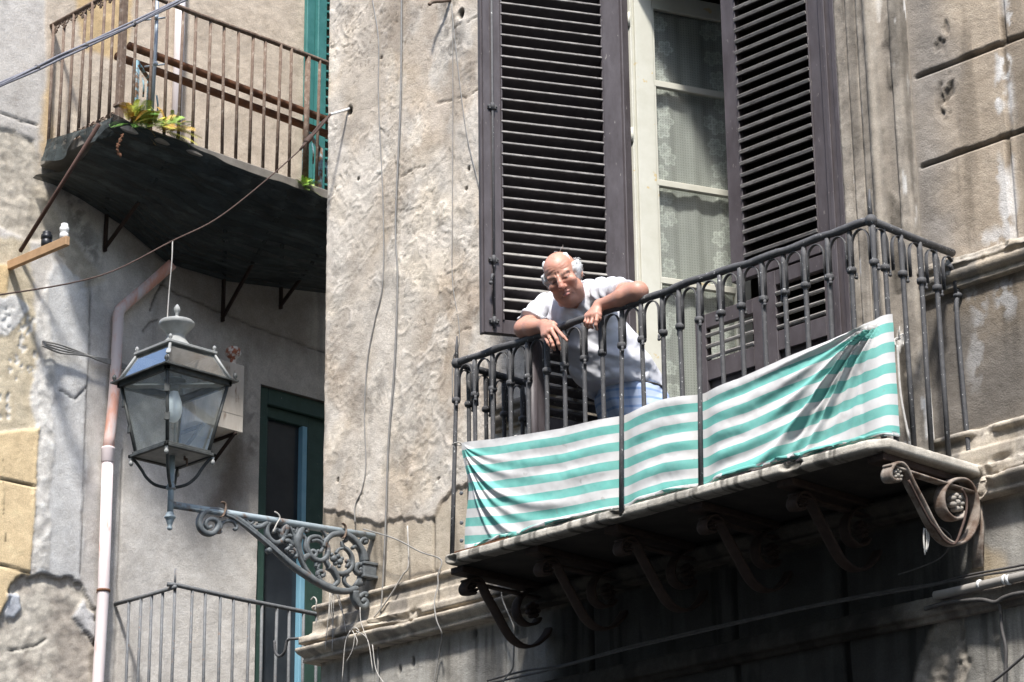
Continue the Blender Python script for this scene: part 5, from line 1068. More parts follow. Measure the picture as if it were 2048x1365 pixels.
cur([(890, 570), (885, 530), (910, 480), (935, 460), (930, 520), (905, 560)], .012, taper=(.6, 1, 1.3, .6)); cur([(900, 560), (960, 545), (985, 555)], .010)
cur([(1120, 455), (1075, 500), (1045, 560), (1038, 620), (1052, 690), (1080, 770), (1120, 860), (1180, 940), (1260, 1000)], .0135, taper=(.5, 1.4, 1.6, 1.3, 1, .9, .9, .8)); cur([(1085, 540), (1060, 620), (1075, 720), (1110, 800)], .008, d=.010)
cur([(1110, 460), (1135, 475), (1145, 500), (1125, 510)], .009); cur([(920, 600), (960, 600), (990, 640), (960, 650)], .012); cur([(935, 690), (965, 665), (1010, 680), (1040, 720), (1030, 760)], .010); cur([(960, 700), (1000, 705), (985, 730)], .009)
cur([(1150, 452), (1220, 462), (1290, 500), (1330, 560), (1338, 610)], .009); cur([(1100, 540), (1125, 580), (1120, 660), (1150, 725), (1210, 750), (1225, 715), (1195, 690), (1175, 705)], .010, taper=(.8, 1, 1.1, .8))
cur([(1290, 600), (1260, 562), (1200, 555), (1155, 580), (1138, 640), (1150, 690), (1200, 765), (1270, 790), (1330, 750), (1345, 690)], .011, taper=(.8, 1, 1.1, 1.2, 1.1)); cur([(1180, 600), (1230, 590), (1280, 615), (1295, 665), (1265, 705), (1240, 690)], .009)
cur([(1100, 840), (1105, 770), (1150, 742), (1175, 755)], .013, taper=(.5, 1.3, 1.1, .6)); cur([(1225, 850), (1232, 815), (1262, 800), (1258, 830), (1240, 860), (1255, 895)], .009)
cur([(1300, 660), (1320, 600), (1370, 545), (1440, 525), (1520, 535), (1590, 580), (1640, 640), (1680, 710), (1700, 800)], .0145, taper=(.9, 1, 1.1, 1.1, 1.2, 1.3, 1.5))
cur([(1330, 620), (1345, 680), (1330, 770), (1290, 790)], .012); cur([(1480, 560), (1495, 530), (1530, 545), (1520, 590), (1500, 600)], .010); cur([(1580, 670), (1610, 650), (1650, 680)], .010); cur([(1640, 640), (1668, 590), (1700, 575), (1722, 592), (1708, 615), (1690, 605)], .011)
cur([(1480, 600), (1490, 650), (1540, 690), (1575, 750), (1580, 830), (1545, 890), (1480, 918), (1410, 905), (1360, 860), (1325, 790), (1330, 740)], .0115, taper=(.7, 1, 1.1, 1.2, 1.1, 1)); cur([(1420, 720), (1450, 680), (1500, 665)], .008); cur([(1560, 870), (1580, 840), (1555, 820), (1530, 850), (1545, 800), (1520, 790)], .010)
cur([(1345, 850), (1390, 880), (1420, 930), (1440, 985), (1415, 1025), (1390, 1040)], .0125, taper=(1.4, 1.3, 1, .8)); cur([(1540, 925), (1505, 950), (1505, 1000), (1540, 1040), (1590, 1060)], .010)
cur([(1245, 935), (1245, 900), (1275, 890), (1300, 905), (1300, 935), (1278, 940)], .010); cur([(1245, 935), (1275, 985), (1330, 1020), (1400, 1040)], .010)
cur([(1680, 830), (1625, 830), (1610, 880), (1640, 915), (1665, 890), (1645, 865)], .013); cur([(1600, 1090), (1612, 1170), (1650, 1235), (1700, 1240), (1718, 1195), (1690, 1170), (1672, 1195)], .014, taper=(1.6, 1.3, 1, .8)); cur([(1640, 1150), (1690, 1110), (1720, 1120), (1700, 1145)], .011)
cur([(800, 680), (770, 690), (752, 705)], .011, taper=(.6, 1.6, 1.3))
for x, y, r in ((1400, 770, .026), (1440, 745, .02), (1460, 800, .024), (1415, 815, .018), (1480, 770, .016), (1380, 730, .016), (1455, 845, .014), (960, 610, .016), (985, 650, .012), (1620, 1060, .020)): bb.ball(z6(x, y), (r*.8, r*.8, r*.8), 6)
for k in range(5): bb.tube([z6(1600+k*22, 1045-k*6), z6(1650+k*14, 960)], [.012, .008], 6)
bb.build('scroll_tracery', M['lampiron'], lamp)
b = MB(); c1, c2 = z6(1665, 890), z6(1795, 890); cc = (c1+c2)/2; hx_ = np.linalg.norm((c2-c1)[:2])/2; b.obox(cc, ad, pn, Zv, (hx_, .03, .032), .006); b.obox(cc+Zv*.036, ad, pn, Zv, (hx_*1.08, .036, .008), .003); b.obox(cc-Zv*.036, ad, pn, Zv, (hx_*1.08, .036, .008), .003)
e_ = cc.copy(); b.tube([cc, np.array([cc[0]+ad[0]*.06, .03, cc[2]])], .02, 8); b.build('wall_socket', M['lampiron'], lamp)
for pts in ([(285, 228), (318, 240), (322, 300), (300, 360), (275, 372)], [(1462, 430), (1490, 455), (1498, 510), (1480, 570), (1465, 575)]):
    b = MB(); Q = spline([z6(x, y, .022) for x, y in pts], 4); b.tube(Q, .008, 6, flat=(.5, 1.4), up=pn); b.build('arm_clamp', M['rust'], lamp)

# ---------------------------------------------------------------- wires, cords and hooks
def wire(name, pts, r, mat, label, cat='wire', n=6, group=None, sides=6):
    b = MB(); b.tube(spline(pts, n), r, sides); o = b.build(name, mat, None); return tag(o, label, cat, group)
an = PF(702, 216, 0); tip = PF(661, 228, 0)
# anchor rod and the stay wire that steadies the lamp
d_ = .155
at_ = P(661, 229, 1, -d_)
b = MB(); b.tube(spline([PF(702, 216, -.02), PF(690, 221, .04), at_], 5), .008, 7); o = b.build('wall_anchor', M['white_ceramic'], None); tag(o, 'whitened iron anchor rod set in a hole of the rough grey wall', 'anchor')
w1 = P(600, 300, 1, -.35); w2 = P(430, 440, 1, -.95); w3 = P(345, 482, 1, LY-.02); w4 = P(200, 552, 1, -1.75); w5 = P(0, 590, 1, -2.4); w6 = P(-120, 600, 1, -2.9)
st_w = wire('stay_wire', [at_, (at_+w1)/2, w1, P(515, 375, 1, -.65), w2, w3, w4, w5, w6], .0042, M['wirerust'], 'rusty stay wire slung from the wall anchor past the lantern')
b = MB()
for k in range(3): a = k*2.1; ofs = np.array([math.cos(a), 0, math.sin(a)])*.012; b.tube(spline([at_, at_*.6+w1*.4+ofs, w1], 5), .007, 6)
for k in range(5): c = at_*.35+w1*.65+(w1-at_)*(.03*k); b.ball(c, .018, 5)
b.build('twisted_end', M['wirerust'], st_w)
wire('pale_cord', [w3, w3+np.array([0, 0, -.12]), P(337, 600, 1, LY), P(336, 655, 1, LY+.0), np.array([LX, LY, LZ+HR+.11])], .0035, M['whitecord'], 'pale cord tying the lantern cap up to the stay wire', 'cord')
# wires down the corner building
def FW(px, d=.018): return [PF(x, y, d) for x, y in px]
wire('wall_wire', FW([(740, -40), (745, 0), (757, 80), (757, 200), (766, 400), (766, 560), (750, 640), (735, 720), (729, 830), (732, 930), (724, 980), (711, 1010), (710, 1048)]), .0042, M['wire'], 'leftmost thin wire wandering down the rough wall to the lamp bracket', 'wire', group=None)
wire('wall_wire', FW([(804, -40), (803, 0), (801, 200), (791, 440), (795, 560), (788, 740), (777, 880), (771, 1050), (765, 1180), (757, 1290), (756, 1365), (757, 1450)], .03), .0055, M['wire'], 'thick grey wire hanging the full height of the rough wall', 'wire')
wire('wall_wire', FW([(905, 8), (906, 200), (905, 420), (905, 560), (917, 640), (918, 690), (906, 720), (905, 800)], .015), .003, M['wire'], 'fine straight wire dropping from the iron hook beside the shutter', 'wire')
wire('wall_wire', FW([(903, 8), (912, 100), (932, 260), (955, 360), (964, 400)], .02), .003, M['wire'], 'fine strand standing for the slanting shadow of the hook wire', 'wire')  # modelled strand takes the place of the hook wire's cast shadow
b = MB(); b.tube(spline([PF(858, 10, .12), PF(866, 4, .10), PF(890, 2, .05), PF(915, -4, -.03)], 5), .011, 7); o = b.build('iron_hook', M['rust'], None); tag(o, 'rusty iron hook at the top of the rough wall beside the shutter', 'hook')
wire('white_cable', FW([(815, 1052), (817, 1130), (806, 1150), (785, 1185), (762, 1218), (748, 1235)], .04), .0045, M['whitecord'], 'white cable stub bent across the tan stone under the render', 'cable')
wire('bracket_wire', [z6(1690, 480), PF(790, 1078, .09), PF(840, 1104, .05), PF(882, 1120, .03), PF(876, 1150, .05), PF(876, 1170, .06), PF(869, 1205, .09), PF(873, 1240, .11), PF(884, 1270, .09), PF(880, 1300, .03), PF(868, 1365, .03), PF(866, 1420, .03)], .004, M['wire'], 'grey wire looping from the bracket over the cornice and down', 'wire')
wire('hanging_wire', FW([(1003, 1175), (1005, 1200), (1022, 1240), (1028, 1262), (1027, 1320), (1024, 1340), (1010, 1358), (990, 1390)], .11), .0042, M['wire'], 'wire dangling under the left end of the balcony slab', 'wire')
b = MB()
rr_ = random.Random(3)
for x0, y0, x1, y1 in ((664, 1178, 668, 1275), (668, 1180, 664, 1303), (672, 1182, 690, 1240), (660, 1185, 650, 1300), (676, 1184, 692, 1265), (668, 1180, 660, 1240)):
    a, e_ = P(x0, y0, 1, -.10), P(x1, y1, 1, -.11); m_ = (a+e_)/2+np.array([rr_.uniform(-.02, .02), 0, 0]); b.tube(spline([a, m_, e_], 5), .0026, 5)
for k in range(3): c = P(668, 1172+4*k, 1, -.105); b.lathe(c, [(.014, 0), (.014, .006)], 8, az=(.5, 0, .85), ax=(0, 1, 0))
o = b.build('frayed_cord', M['whitecord'], None); tag(o, 'frayed white cords knotted round the foot of the lamp bracket', 'cord')
b = MB()
for pts in ([(700, 1262), (690, 1290), (684, 1365)], [(710, 1268), (705, 1300), (692, 1325)], [(712, 1262), (735, 1280), (746, 1345)], [(705, 1262), (714, 1280), (713, 1293)], [(745, 1290), (752, 1340), (770, 1370)], [(720, 1215), (722, 1245), (735, 1280)], [(700, 1265), (708, 1255), (718, 1262), (712, 1270)]):
    b.tube(spline([PF(x, y, .12) for x, y in pts], 5), .0025, 5)
o = b.build('frayed_cord', M['whitecord'], None); tag(o, 'second bunch of frayed cords lying on the cornice lip', 'cord')
wire('cord_loop', [z6(800, 320, .024), z6(835, 345, .026), z6(850, 385, .026), z6(820, 440, .026), z6(785, 520, .024)], .004, M['whitecord'], 'short white cord looped over the lamp bracket pipe', 'cord')
wire('cord_loop', FW([(622, 1200), (628, 1195), (633, 1203), (630, 1222)], .06), .004, M['whitecord'], 'little white cord loop at the very corner of the cornice', 'cord')
hz = PF(600, 1278, .05)
wire('corner_hook', [PF(612, 1276, .03), PF(590, 1278, .08), P(576, 1280, 1, -.09), P(572, 1292, 1, -.09), P(568, 1306, 1, -.09), P(559, 1313, 1, -.09), P(551, 1305, 1, -.09), P(549, 1282, 1, -.09)], .0085, M['iron'], 'bent iron hook sticking out from the cornice corner', 'hook')
# cables laid on the ledge under the balcony
b = MB(); b.tube(spline([PF(x, y, .085) for x, y in ((1870, 1192), (1900, 1186), (1960, 1172), (2048, 1152), (2150, 1128))], 5), .020, 10); o = b.build('conduit', simple('grey_conduit', (.22, .205, .185), (.29, .27, .24), .7, 20), None); tag(o, 'thick grey conduit running along the ledge at the right', 'conduit')
for x, y in ((1960, 1170), (2010, 1160), (2018, 1160)): b = MB(); c = PF(x, y, .085); b.lathe(c-np.array([.006, 0, 0]), [(.0225, 0), (.0225, .012)], 10, az=(1, 0, 0), ax=(0, 1, 0)); b.build('clip', M['white_ceramic'], o)
lines_ = [[(975, 1362), (1050, 1342), (1130, 1330), (1240, 1298), (1350, 1272), (1500, 1238), (1680, 1200), (1800, 1178), (1870, 1168), (1940, 1150), (2048, 1130), (2150, 1105)],
          [(985, 1366), (1100, 1340), (1250, 1300), (1400, 1265), (1560, 1228), (1700, 1200), (1840, 1176), (1960, 1152), (2048, 1138), (2150, 1112)]]
for k, pts in enumerate(lines_): wire('ledge_cable', FW(pts, .07+.015*k), .0055, M['wiredark'], ('upper dark cable running along the sooty ledge', 'lower dark cable running along the sooty ledge')[k], 'cable')
wire('slack_cable', FW([(2150, 1180), (2048, 1186), (2010, 1195), (1990, 1205), (1960, 1200), (1900, 1205), (1850, 1218)], .08), .010, M['wiredark'], 'black cable sagging under the grey conduit', 'cable')
wire('slack_cable', FW([(1985, 1202), (2000, 1215), (2004, 1260), (2012, 1300), (2010, 1365), (2012, 1420)], .04), .008, M['wiredark'], 'black cable dropping down the wall from the conduit', 'cable')
wire('slanting_wire', [P(x, y, 1, -.35) for x, y in ((1960, 1384), (2010, 1345), (2048, 1312), (2120, 1250))], .006, M['wiredark'], 'dark wire slanting across the lower right corner', 'wire')
wire('dangling_wire', [z8(1440, 300, XB0-.03), z8(1520, 430, XB0-.04), z8(1600, 480, XB0-.04), z8(1640, 540, XB0-.03), z8(1580, 640, XB0-.1), z8(1450, 700, XB0-.2), z8(1330, 740, XB0-.3)], .003, M['wiredark'], 'thin wire looped around the right scroll bracket', 'wire')
b = MB()
for dx in (0, 18, 30): b.tube(spline([z8(1480+dx*.6, 470, XB0-.03), z8(1478+dx, 530, XB0-.03), z8(1485+dx*.4, 625-dx, XB0-.03)], 4), .004, 5)
o = b.build('frayed_cord', M['whitecord'], None); tag(o, 'short frayed cord end hanging at the right scroll bracket', 'cord')
# second diagonal cord tied across that bracket
wire('brown_cord', [z8(x, y, XB0+.034) for x, y in ((1390, 190), (1450, 310), (1515, 430), (1545, 465), (1600, 540), (1660, 560), (1700, 470), (1725, 380), (1728, 300), (1700, 240))], .006, M['wirerust'], 'brown cord bound along the right scroll bracket', 'cord')
# ---------------------------------------------------------------- the man leaning on the rail
def surface_nets(f, org, h):
    """naive surface nets of a sampled signed distance field (negative inside)"""
    nx, ny, nz = f.shape; ins = f < 0
    c = np.stack([ins[i:nx-1+i, j:ny-1+j, k:nz-1+k] for i in (0, 1) for j in (0, 1) for k in (0, 1)], -1)
    act = c.any(-1) & ~c.all(-1); idx = -np.ones(act.shape, int); I = np.argwhere(act); idx[act] = np.arange(len(I))
    acc = np.zeros((len(I), 3)); cnt = np.zeros(len(I)); a, b_, d = I.T
    for ax in range(3):
        o = [x for x in range(3) if x != ax]
        for u in (0, 1):
            for v in (0, 1):
                p = [0, 0, 0]; p[o[0]] = u; p[o[1]] = v; q = list(p); q[ax] = 1
                f0 = f[a+p[0], b_+p[1], d+p[2]]; f1 = f[a+q[0], b_+q[1], d+q[2]]; m_ = (f0 < 0) != (f1 < 0)
                t = np.where(m_, f0/np.where(m_, f0-f1, 1), 0); pt = np.array([p]*len(I), float); pt[:, ax] = t
                acc += pt*m_[:, None]; cnt += m_
    V = (I+acc/cnt[:, None])*h+org; Q = []
    for ax in range(3):
        o1, o2 = [(1, 2), (2, 0), (0, 1)][ax]; s = [slice(None)]*3; s2 = list(s); s[ax] = slice(0, -1); s2[ax] = slice(1, None)
        ch = ins[tuple(s)] != ins[tuple(s2)]; E = np.argwhere(ch); E = E[(E[:, o1] > 0) & (E[:, o2] > 0) & (E[:, o1] < f.shape[o1]-1) & (E[:, o2] < f.shape[o2]-1)]
        e1 = np.zeros(3, int); e1[o1] = 1; e2 = np.zeros(3, int); e2[o2] = 1
        g = lambda P_: idx[P_[:, 0], P_[:, 1], P_[:, 2]]
        q = np.stack([g(E-e1-e2), g(E-e2), g(E), g(E-e1)], 1); fl = ins[E[:, 0], E[:, 1], E[:, 2]]; q[~fl] = q[~fl][:, ::-1]; Q.append(q)
    Q = np.vstack(Q); return V, Q[(Q >= 0).all(1)]
def smin(a, b, k): h = np.clip(.5+.5*(b-a)/k, 0, 1); return b*(1-h)+a*h-k*h*(1-h)
def smax(a, b, k): return -smin(-a, -b, k)
def cap(p, a, b, ra, rb):
    a, b = np.asarray(a, float), np.asarray(b, float); d = b-a; t = np.clip(((p-a)@d)/(d@d+1e-12), 0, 1)
    return np.linalg.norm(p-a-t[..., None]*d, axis=-1)-(ra+(rb-ra)*t)
def ell(p, c, r, B=None):
    q = p-np.asarray(c, float)
    if B is not None: q = q@np.asarray(B, float).T
    r = np.asarray(r, float); k0 = np.linalg.norm(q/r, axis=-1); k1 = np.linalg.norm(q/(r*r), axis=-1); return k0*(k0-1)/(k1+1e-9)
def chain(p, pts, rad, k=.004):
    d = None
    for (a, b), (ra, rb) in zip(zip(pts[:-1], pts[1:]), zip(rad[:-1], rad[1:])): c = cap(p, a, b, ra, rb); d = c if d is None else smin(d, c, k)
    return d
def sample(fn, lo, hi, h):
    lo, hi = np.asarray(lo, float), np.asarray(hi, float); n = np.ceil((hi-lo)/h).astype(int)+1
    g = np.stack(np.meshgrid(*[lo[i]+h*np.arange(n[i]) for i in range(3)], indexing='ij'), -1); return surface_nets(fn(g), lo, h)
def noise3(P_, s, seed): return (fbm(P_[..., 0]*s+P_[..., 2]*s*.7, P_[..., 1]*s-P_[..., 2]*s*.6, seed, 3)+fbm(P_[..., 2]*s+P_[..., 0]*s*.3, P_[..., 1]*s*.8-P_[..., 0]*s*.5, seed+5, 3))/2-.5

# joints, sighted on the planes where they rest
def Q(x, y, yy): return P(x, y, 1, yy)
sR_, sL_ = Q(1205, 588, -.47), Q(1090, 618, -.44)                # shoulders (image right / left)
eR_, wR_ = Q(1276, 584, -.625), Q(1200, 612, -.635)
eL_, wL_ = Q(1048, 658, -.62), Q(1090, 652, -.64)
hip = np.array([.765, -.13, 5.47]); belly = Q(1216, 722, -.30); chest = Q(1165, 640, -.43)
nk = Q(1148, 598, -.52)
HC = Q(1127, 556, -.64)                                          # head centre
view = CAM-HC; view /= np.linalg.norm(view); rt = np.cross(Zv, view); rt /= np.linalg.norm(rt); up_ = np.cross(view, rt)
def rotv(a, b, ang): return math.cos(ang)*a+math.sin(ang)*b, -math.sin(ang)*a+math.cos(ang)*b
hu, hr = rotv(up_, -rt, math.radians(25)); hr = -(-hr) if np.dot(hr, rt) > 0 else -hr
hf = view.copy(); hf, hu2 = math.cos(.10)*hf-math.sin(.10)*hu, math.cos(.10)*hu+math.sin(.10)*hf; hu = hu2
hf, hr2 = math.cos(.24)*hf-math.sin(.24)*hr, math.cos(.24)*hr+math.sin(.24)*hf; hr = hr2
HB = np.array([hr, hu, hf])                                      # rows: right, up, forward
K = 1.04
def headf(g):
    p = (g-HC)@HB.T/K; m_ = p*np.array([1, 1, 1.]); s = np.abs(p[..., 0]); ps = p.copy(); ps[..., 0] = s
    d = ell(p, (0, .040, -.012), (.076, .083, .098))
    d = smin(d, ell(p, (0, -.035, .020), (.063, .078, .070)), .03)
    d = smin(d, ell(ps, (.040, -.062, .030), (.034, .042, .038)), .025); d = smin(d, ell(p, (0, -.096, .058), (.028, .022, .026)), .02)
    d = smin(d, ell(p, (0, -.108, .012), (.056, .034, .055)), .03)
    d = smin(d, ell(ps, (.044, -.016, .066), (.026, .022, .022)), .02)                       # cheeks
    d = smin(d, cap(ps, (.012, .024, .0835), (.050, .030, .067), .006, .007), .016)           # brow
    d = smax(d, -ell(ps, (.031, .008, .096), (.018, .009, .012)), .012)                      # sockets
    d = smin(d, ell(ps, (.031, .007, .0755), (.0145, .011, .012)), .002)                      # eyes
    d = smin(d, cap(ps, (.018, .0145, .083), (.046, .013, .073), .0036, .004), .007); d = smin(d, cap(ps, (.021, -.007, .080), (.044, -.004, .072), .005, .006), .014)   # lids, bags
    d = smin(d, chain(p, [(0, .020, .088), (0, -.004, .102), (0, -.024, .110)], (.010, .012, .0165), .006), .010); d = smin(d, ell(ps, (.0155, -.028, .094), (.010, .009, .012)), .006)
    d = smax(d, -ell(ps, (.008, -.038, .104), (.0045, .003, .006)), .003)
    d = smax(d, -chain(ps, [(.022, -.024, .097), (.034, -.042, .090), (.042, -.070, .078)], (.005, .006, .006)), .008)   # folds beside the mouth
    d = smin(d, cap(ps, (0, -.050, .093), (.020, -.055, .086), .0065, .004), .006); d = smin(d, cap(ps, (0, -.066, .0935), (.015, -.068, .088), .0098, .0055), .006)
    d = smax(d, -chain(ps, [(0, -.0568, .106), (.014, -.061, .100), (.026, -.074, .090), (.033, -.088, .080)], (.0025, .003, .0045, .004)), .005)
    d = smax(d, -cap(ps, (0, -.079, .095), (.016, -.078, .090), .003, .002), .008)
    for k, (zz_, dp) in enumerate(((.050, .0016), (.062, .0014), (.074, .001))): d = d+dp*np.exp(-((p[..., 1]-zz_-.006*np.cos(p[..., 0]*60+k))/.0025)**2)*(p[..., 2] > .03)*ss(.07, .045, s)
    d = d+.003*np.exp(-((s-.007)/.003)**2)*np.exp(-((p[..., 1]-.033)/.014)**2)*(p[..., 2] > .05)
    ear = smax(ell(ps, (.082, .000, -.012), (.011, .034, .021)), -ell(ps, (.092, .003, -.004), (.008, .020, .010)), .004); d = smin(d, ear, .006)
    return d*K
def neckf(g): 
    a = HC+HB.T@np.array([0, -.07, -.035]); return smin(cap(g, a, nk, .058, .068), cap(g, nk, chest+np.array([0, 0, -.02]), .075, .10), .04)
def armf(sh, el, wr):
    def f(g): return smin(cap(g, sh, el, .056, .045), smin(cap(g, el+(wr-el)*.0, el*.6+wr*.4, .045, .043), cap(g, el*.6+wr*.4, wr, .043, .029), .02), .025)
    return f
def z3(x, y, yy): return P(1020+x/6.827, 560+y/6.827, 1, yy)
# image-left hand (resting over the rail, ring on it)
LF = [([z3(600, 630, -.668), z3(690, 735, -.700), z3(738, 785, -.706), z3(778, 830, -.700)], (.0105, .0095, .0088, .0072)),
      ([z3(575, 700, -.682), z3(640, 810, -.706), z3(662, 880, -.702), z3(682, 950, -.688)], (.0108, .0097, .009, .0074)),
      ([z3(525, 755, -.682), z3(572, 855, -.702), z3(592, 905, -.698), z3(610, 958, -.684)], (.0104, .0094, .0086, .0072)),
      ([z3(470, 775, -.676), z3(525, 865, -.692), z3(550, 900, -.688), z3(575, 938, -.676)], (.0094, .0085, .0078, .0066)),
      ([z3(470, 590, -.650), z3(545, 580, -.655), z3(590, 590, -.655), z3(632, 612, -.650)], (.0135, .0115, .0105, .0085))]
LPalm = [(wL_, z3(590, 650, -.672), .026, .018), (wL_, z3(550, 710, -.680), .026, .019), (wL_, z3(500, 750, -.680), .026, .018), (wL_, z3(465, 760, -.672), .025, .016)]
RF = [([z3(1195, 470, -.672), z3(1180, 560, -.698), z3(1172, 620, -.698), z3(1188, 680, -.684)], (.0108, .0098, .009, .0075)),
      ([z3(1140, 500, -.684), z3(1108, 595, -.704), z3(1102, 635, -.698), z3(1128, 660, -.684)], (.0110, .0098, .009, .0076)),
      ([z3(1090, 510, -.684), z3(1058, 595, -.702), z3(1056, 632, -.696), z3(1082, 655, -.682)], (.0106, .0094, .0086, .0072)),
      ([z3(1050, 505, -.678), z3(1026, 575, -.694), z3(1028, 610, -.688), z3(1052, 632, -.676)], (.0096, .0086, .0078, .0066)),
      ([z3(1195, 420, -.655), z3(1225, 480, -.668), z3(1222, 530, -.668), z3(1200, 575, -.664)], (.0135, .0115, .0105, .0085))]
RPalm = [(wR_, z3(1185, 470, -.674), .026, .018), (wR_, z3(1140, 490, -.682), .026, .020), (wR_, z3(1095, 500, -.682), .026, .019), (wR_, z3(1055, 495, -.674), .025, .016)]
def handf(Fg, Pm):
    Fg = [(a, tuple(r*.93 for r in rad)) for a, rad in Fg]
    def f(g):
        d = None
        for a, b, ra, rb in Pm: c = cap(g, a, b, ra, rb); d = c if d is None else smin(d, c, .012)
        fd = None
        for pts, rad in Fg:
            c = chain(g, pts, rad, .003)
            for q, r in zip(pts[1:3], rad[1:3]): c = smin(c, np.linalg.norm(g-q, axis=-1)-r*1.06, .004)
            fd = c if fd is None else np.minimum(fd, c)
        kn = None
        for pts, rad in Fg[:4]: c = np.linalg.norm(g-pts[0]-np.array([0, -.003, .003]), axis=-1)-rad[0]*1.12; kn = c if kn is None else np.minimum(kn, c)
        d = smin(d, kn, .008); return smin(d, fd, .007)
    return f
def box_of(pts, m): a = np.array(pts); return a.min(0)-m, a.max(0)+m
man_V = []; man_F = []; man_C = []; nv_ = 0
SK = np.array((.47, .245, .175))
def addskin(V, F_, C): 
    global nv_
    man_V.append(V); man_F.append(F_+nv_); man_C.append(C); nv_ += len(V)
# head and neck
def hn(g): return smin(headf(g), neckf(g), .03)
V, F_ = sample(hn, HC-.19, HC+.19, .0034); p = (V-HC)@HB.T/K; s = np.abs(p[:, 0]); n = noise3(V, 30, 401); n2 = noise3(V, 110, 403)
C = SK[None]*(1+.35*n[:, None]+.25*n2[:, None])
def tint(C, w, col): w = np.clip(w, 0, 1)[:, None]; return C*(1-w)+np.asarray(col)[None]*w
fw = p[:, 2] > .02
C = tint(C, .6*np.exp(-((p[:, 1]-.095)/.05)**2)*(p[:, 1] > .05), (.52, .25, .18))
C = tint(C, .55*np.exp(-(np.hypot(p[:, 0], p[:, 1]+.026)/.022)**2)*fw, (.42, .15, .105)); C = tint(C, .45*np.exp(-(np.hypot(s-.045, p[:, 1]+.025)/.025)**2)*fw, (.45, .17, .12))
C = tint(C, .85*np.exp(-(p[:, 0]/.016)**4)*np.exp(-((p[:, 1]+.0665)/.0075)**2)*fw, (.45, .14, .13)); C = tint(C, .6*np.exp(-(p[:, 0]/.022)**4)*np.exp(-((p[:, 1]+.051)/.004)**2)*fw, (.5, .22, .18))
C = tint(C, .75*np.exp(-((p[:, 1]+.0575+.9*np.maximum(s-.010, 0))/.003)**2)*(s < .034)*fw, (.16, .06, .05))
C = tint(C, .35*np.exp(-(np.hypot((s-.032)/1.5, p[:, 1]-.006)/.012)**2)*fw*1., (.24, .11, .08))  # shade of the eye sockets painted into the skin
C = tint(C, .9*np.exp(-((p[:, 1]-.0055)/.0042)**2)*np.exp(-((s-.031)/.013)**4)*fw, (.10, .055, .045)); C = tint(C, .9*np.exp(-(np.hypot(s-.031, p[:, 1]-.0055)/.0035)**2)*fw, (.015, .01, .01))
C = tint(C, .6*np.exp(-(np.hypot(s-.040, p[:, 1]-.005)/.003)**2)*fw, (.55, .48, .44))
C = tint(C, .8*np.exp(-((p[:, 1]-.029+.1*np.maximum(s-.03, 0))/.0075)**2)*ss(.010, .018, s)*ss(.060, .05, s)*fw*(n2 > -.06), (.20, .14, .11))
stub = ss(-.035, -.075, p[:, 1])*ss(.0, .03, p[:, 2]); C = tint(C, .22*stub, (.32, .21, .18))
C = tint(C, .35*(noise3(V, 60, 409) > .13)*(p[:, 1] > .03), (.34, .15, .09))
addskin(V, F_, C)
for sh, el, wr, Fg, Pm in ((sR_, eR_, wR_, RF, RPalm), (sL_, eL_, wL_, LF, LPalm)):
    af, hf_ = armf(sh, el, wr), handf(Fg, Pm)
    def whole(g): return smin(af(g), hf_(g), .014)
    pts = [sh, el, wr]+[q for a, _ in Fg for q in a]; lo, hi = box_of(pts, .065); V, F_ = sample(whole, lo, hi, .0036)
    n = noise3(V, 22, 421); n2 = noise3(V, 120, 423); dk = np.min([np.linalg.norm(V-q, axis=1) for a, _ in Fg[:4] for q in (a[0], a[1])], 0)
    C = SK[None]*np.array((.97, .95, .95))[None]*(1+.3*n[:, None]+.2*n2[:, None]); C = tint(C, .4*np.exp(-(dk/.012)**2), (.40, .16, .115))
    tips = np.min([np.linalg.norm(V-a[3], axis=1) for a, _ in Fg], 0); C = tint(C, .3*np.exp(-(tips/.010)**2), (.50, .27, .21))
    addskin(V, F_, C)
# legs (under the trousers, feet on the slab)
kn_, an_ = [], []
def legsf(g):
    d = ell(g, hip, (.15, .13, .14))
    for sx in (-.10, .10): d = smin(d, cap(g, hip+np.array([sx, 0, -.05]), np.array([hip[0]+sx*1.3, -.20, 5.16]), .085, .058), .04); d = smin(d, cap(g, np.array([hip[0]+sx*1.3, -.20, 5.16]), np.array([hip[0]+sx*1.3, -.15, 4.86]), .056, .038), .02); d = smin(d, cap(g, np.array([hip[0]+sx*1.3, -.14, 4.825]), np.array([hip[0]+sx*1.4, -.31, 4.815]), .034, .028), .02)
    return smin(d, cap(g, hip, belly, .10, .10), .04)
V, F_ = sample(legsf, (hip[0]-.3, -.48, 4.77), (hip[0]+.3, .06, 5.75), .012); addskin(V, F_, np.tile(SK, (len(V), 1)))
m, nt, pb = newmat('skin'); M['skin'] = m; at = nt.nodes.new('ShaderNodeAttribute'); at.attribute_name = 'Col'; nt.links.new(at.outputs['Color'], pb.inputs['Base Color'])
pb.inputs['Roughness'].default_value = .48; pb.inputs['Specular IOR Level'].default_value = .4; pb.inputs['Subsurface Weight'].default_value = .12; pb.inputs['Subsurface Radius'].default_value = (.9, .35, .2); pb.inputs['Subsurface Scale'].default_value = .006
bump(nt, noise(nt, 260, 4, .6, geo(nt)), pb, .18, .002)
Vm = np.vstack(man_V); Fm = np.vstack(man_F); man = mk('person', Vm, Fm, M['skin'], None, origin=(hip[0], -.2, SLZ+.012), smooth=True, colors=np.clip(np.vstack(man_C), 0, 1))
tag(man, 'balding white haired man in white t-shirt leaning his forearms on the railing', 'person')
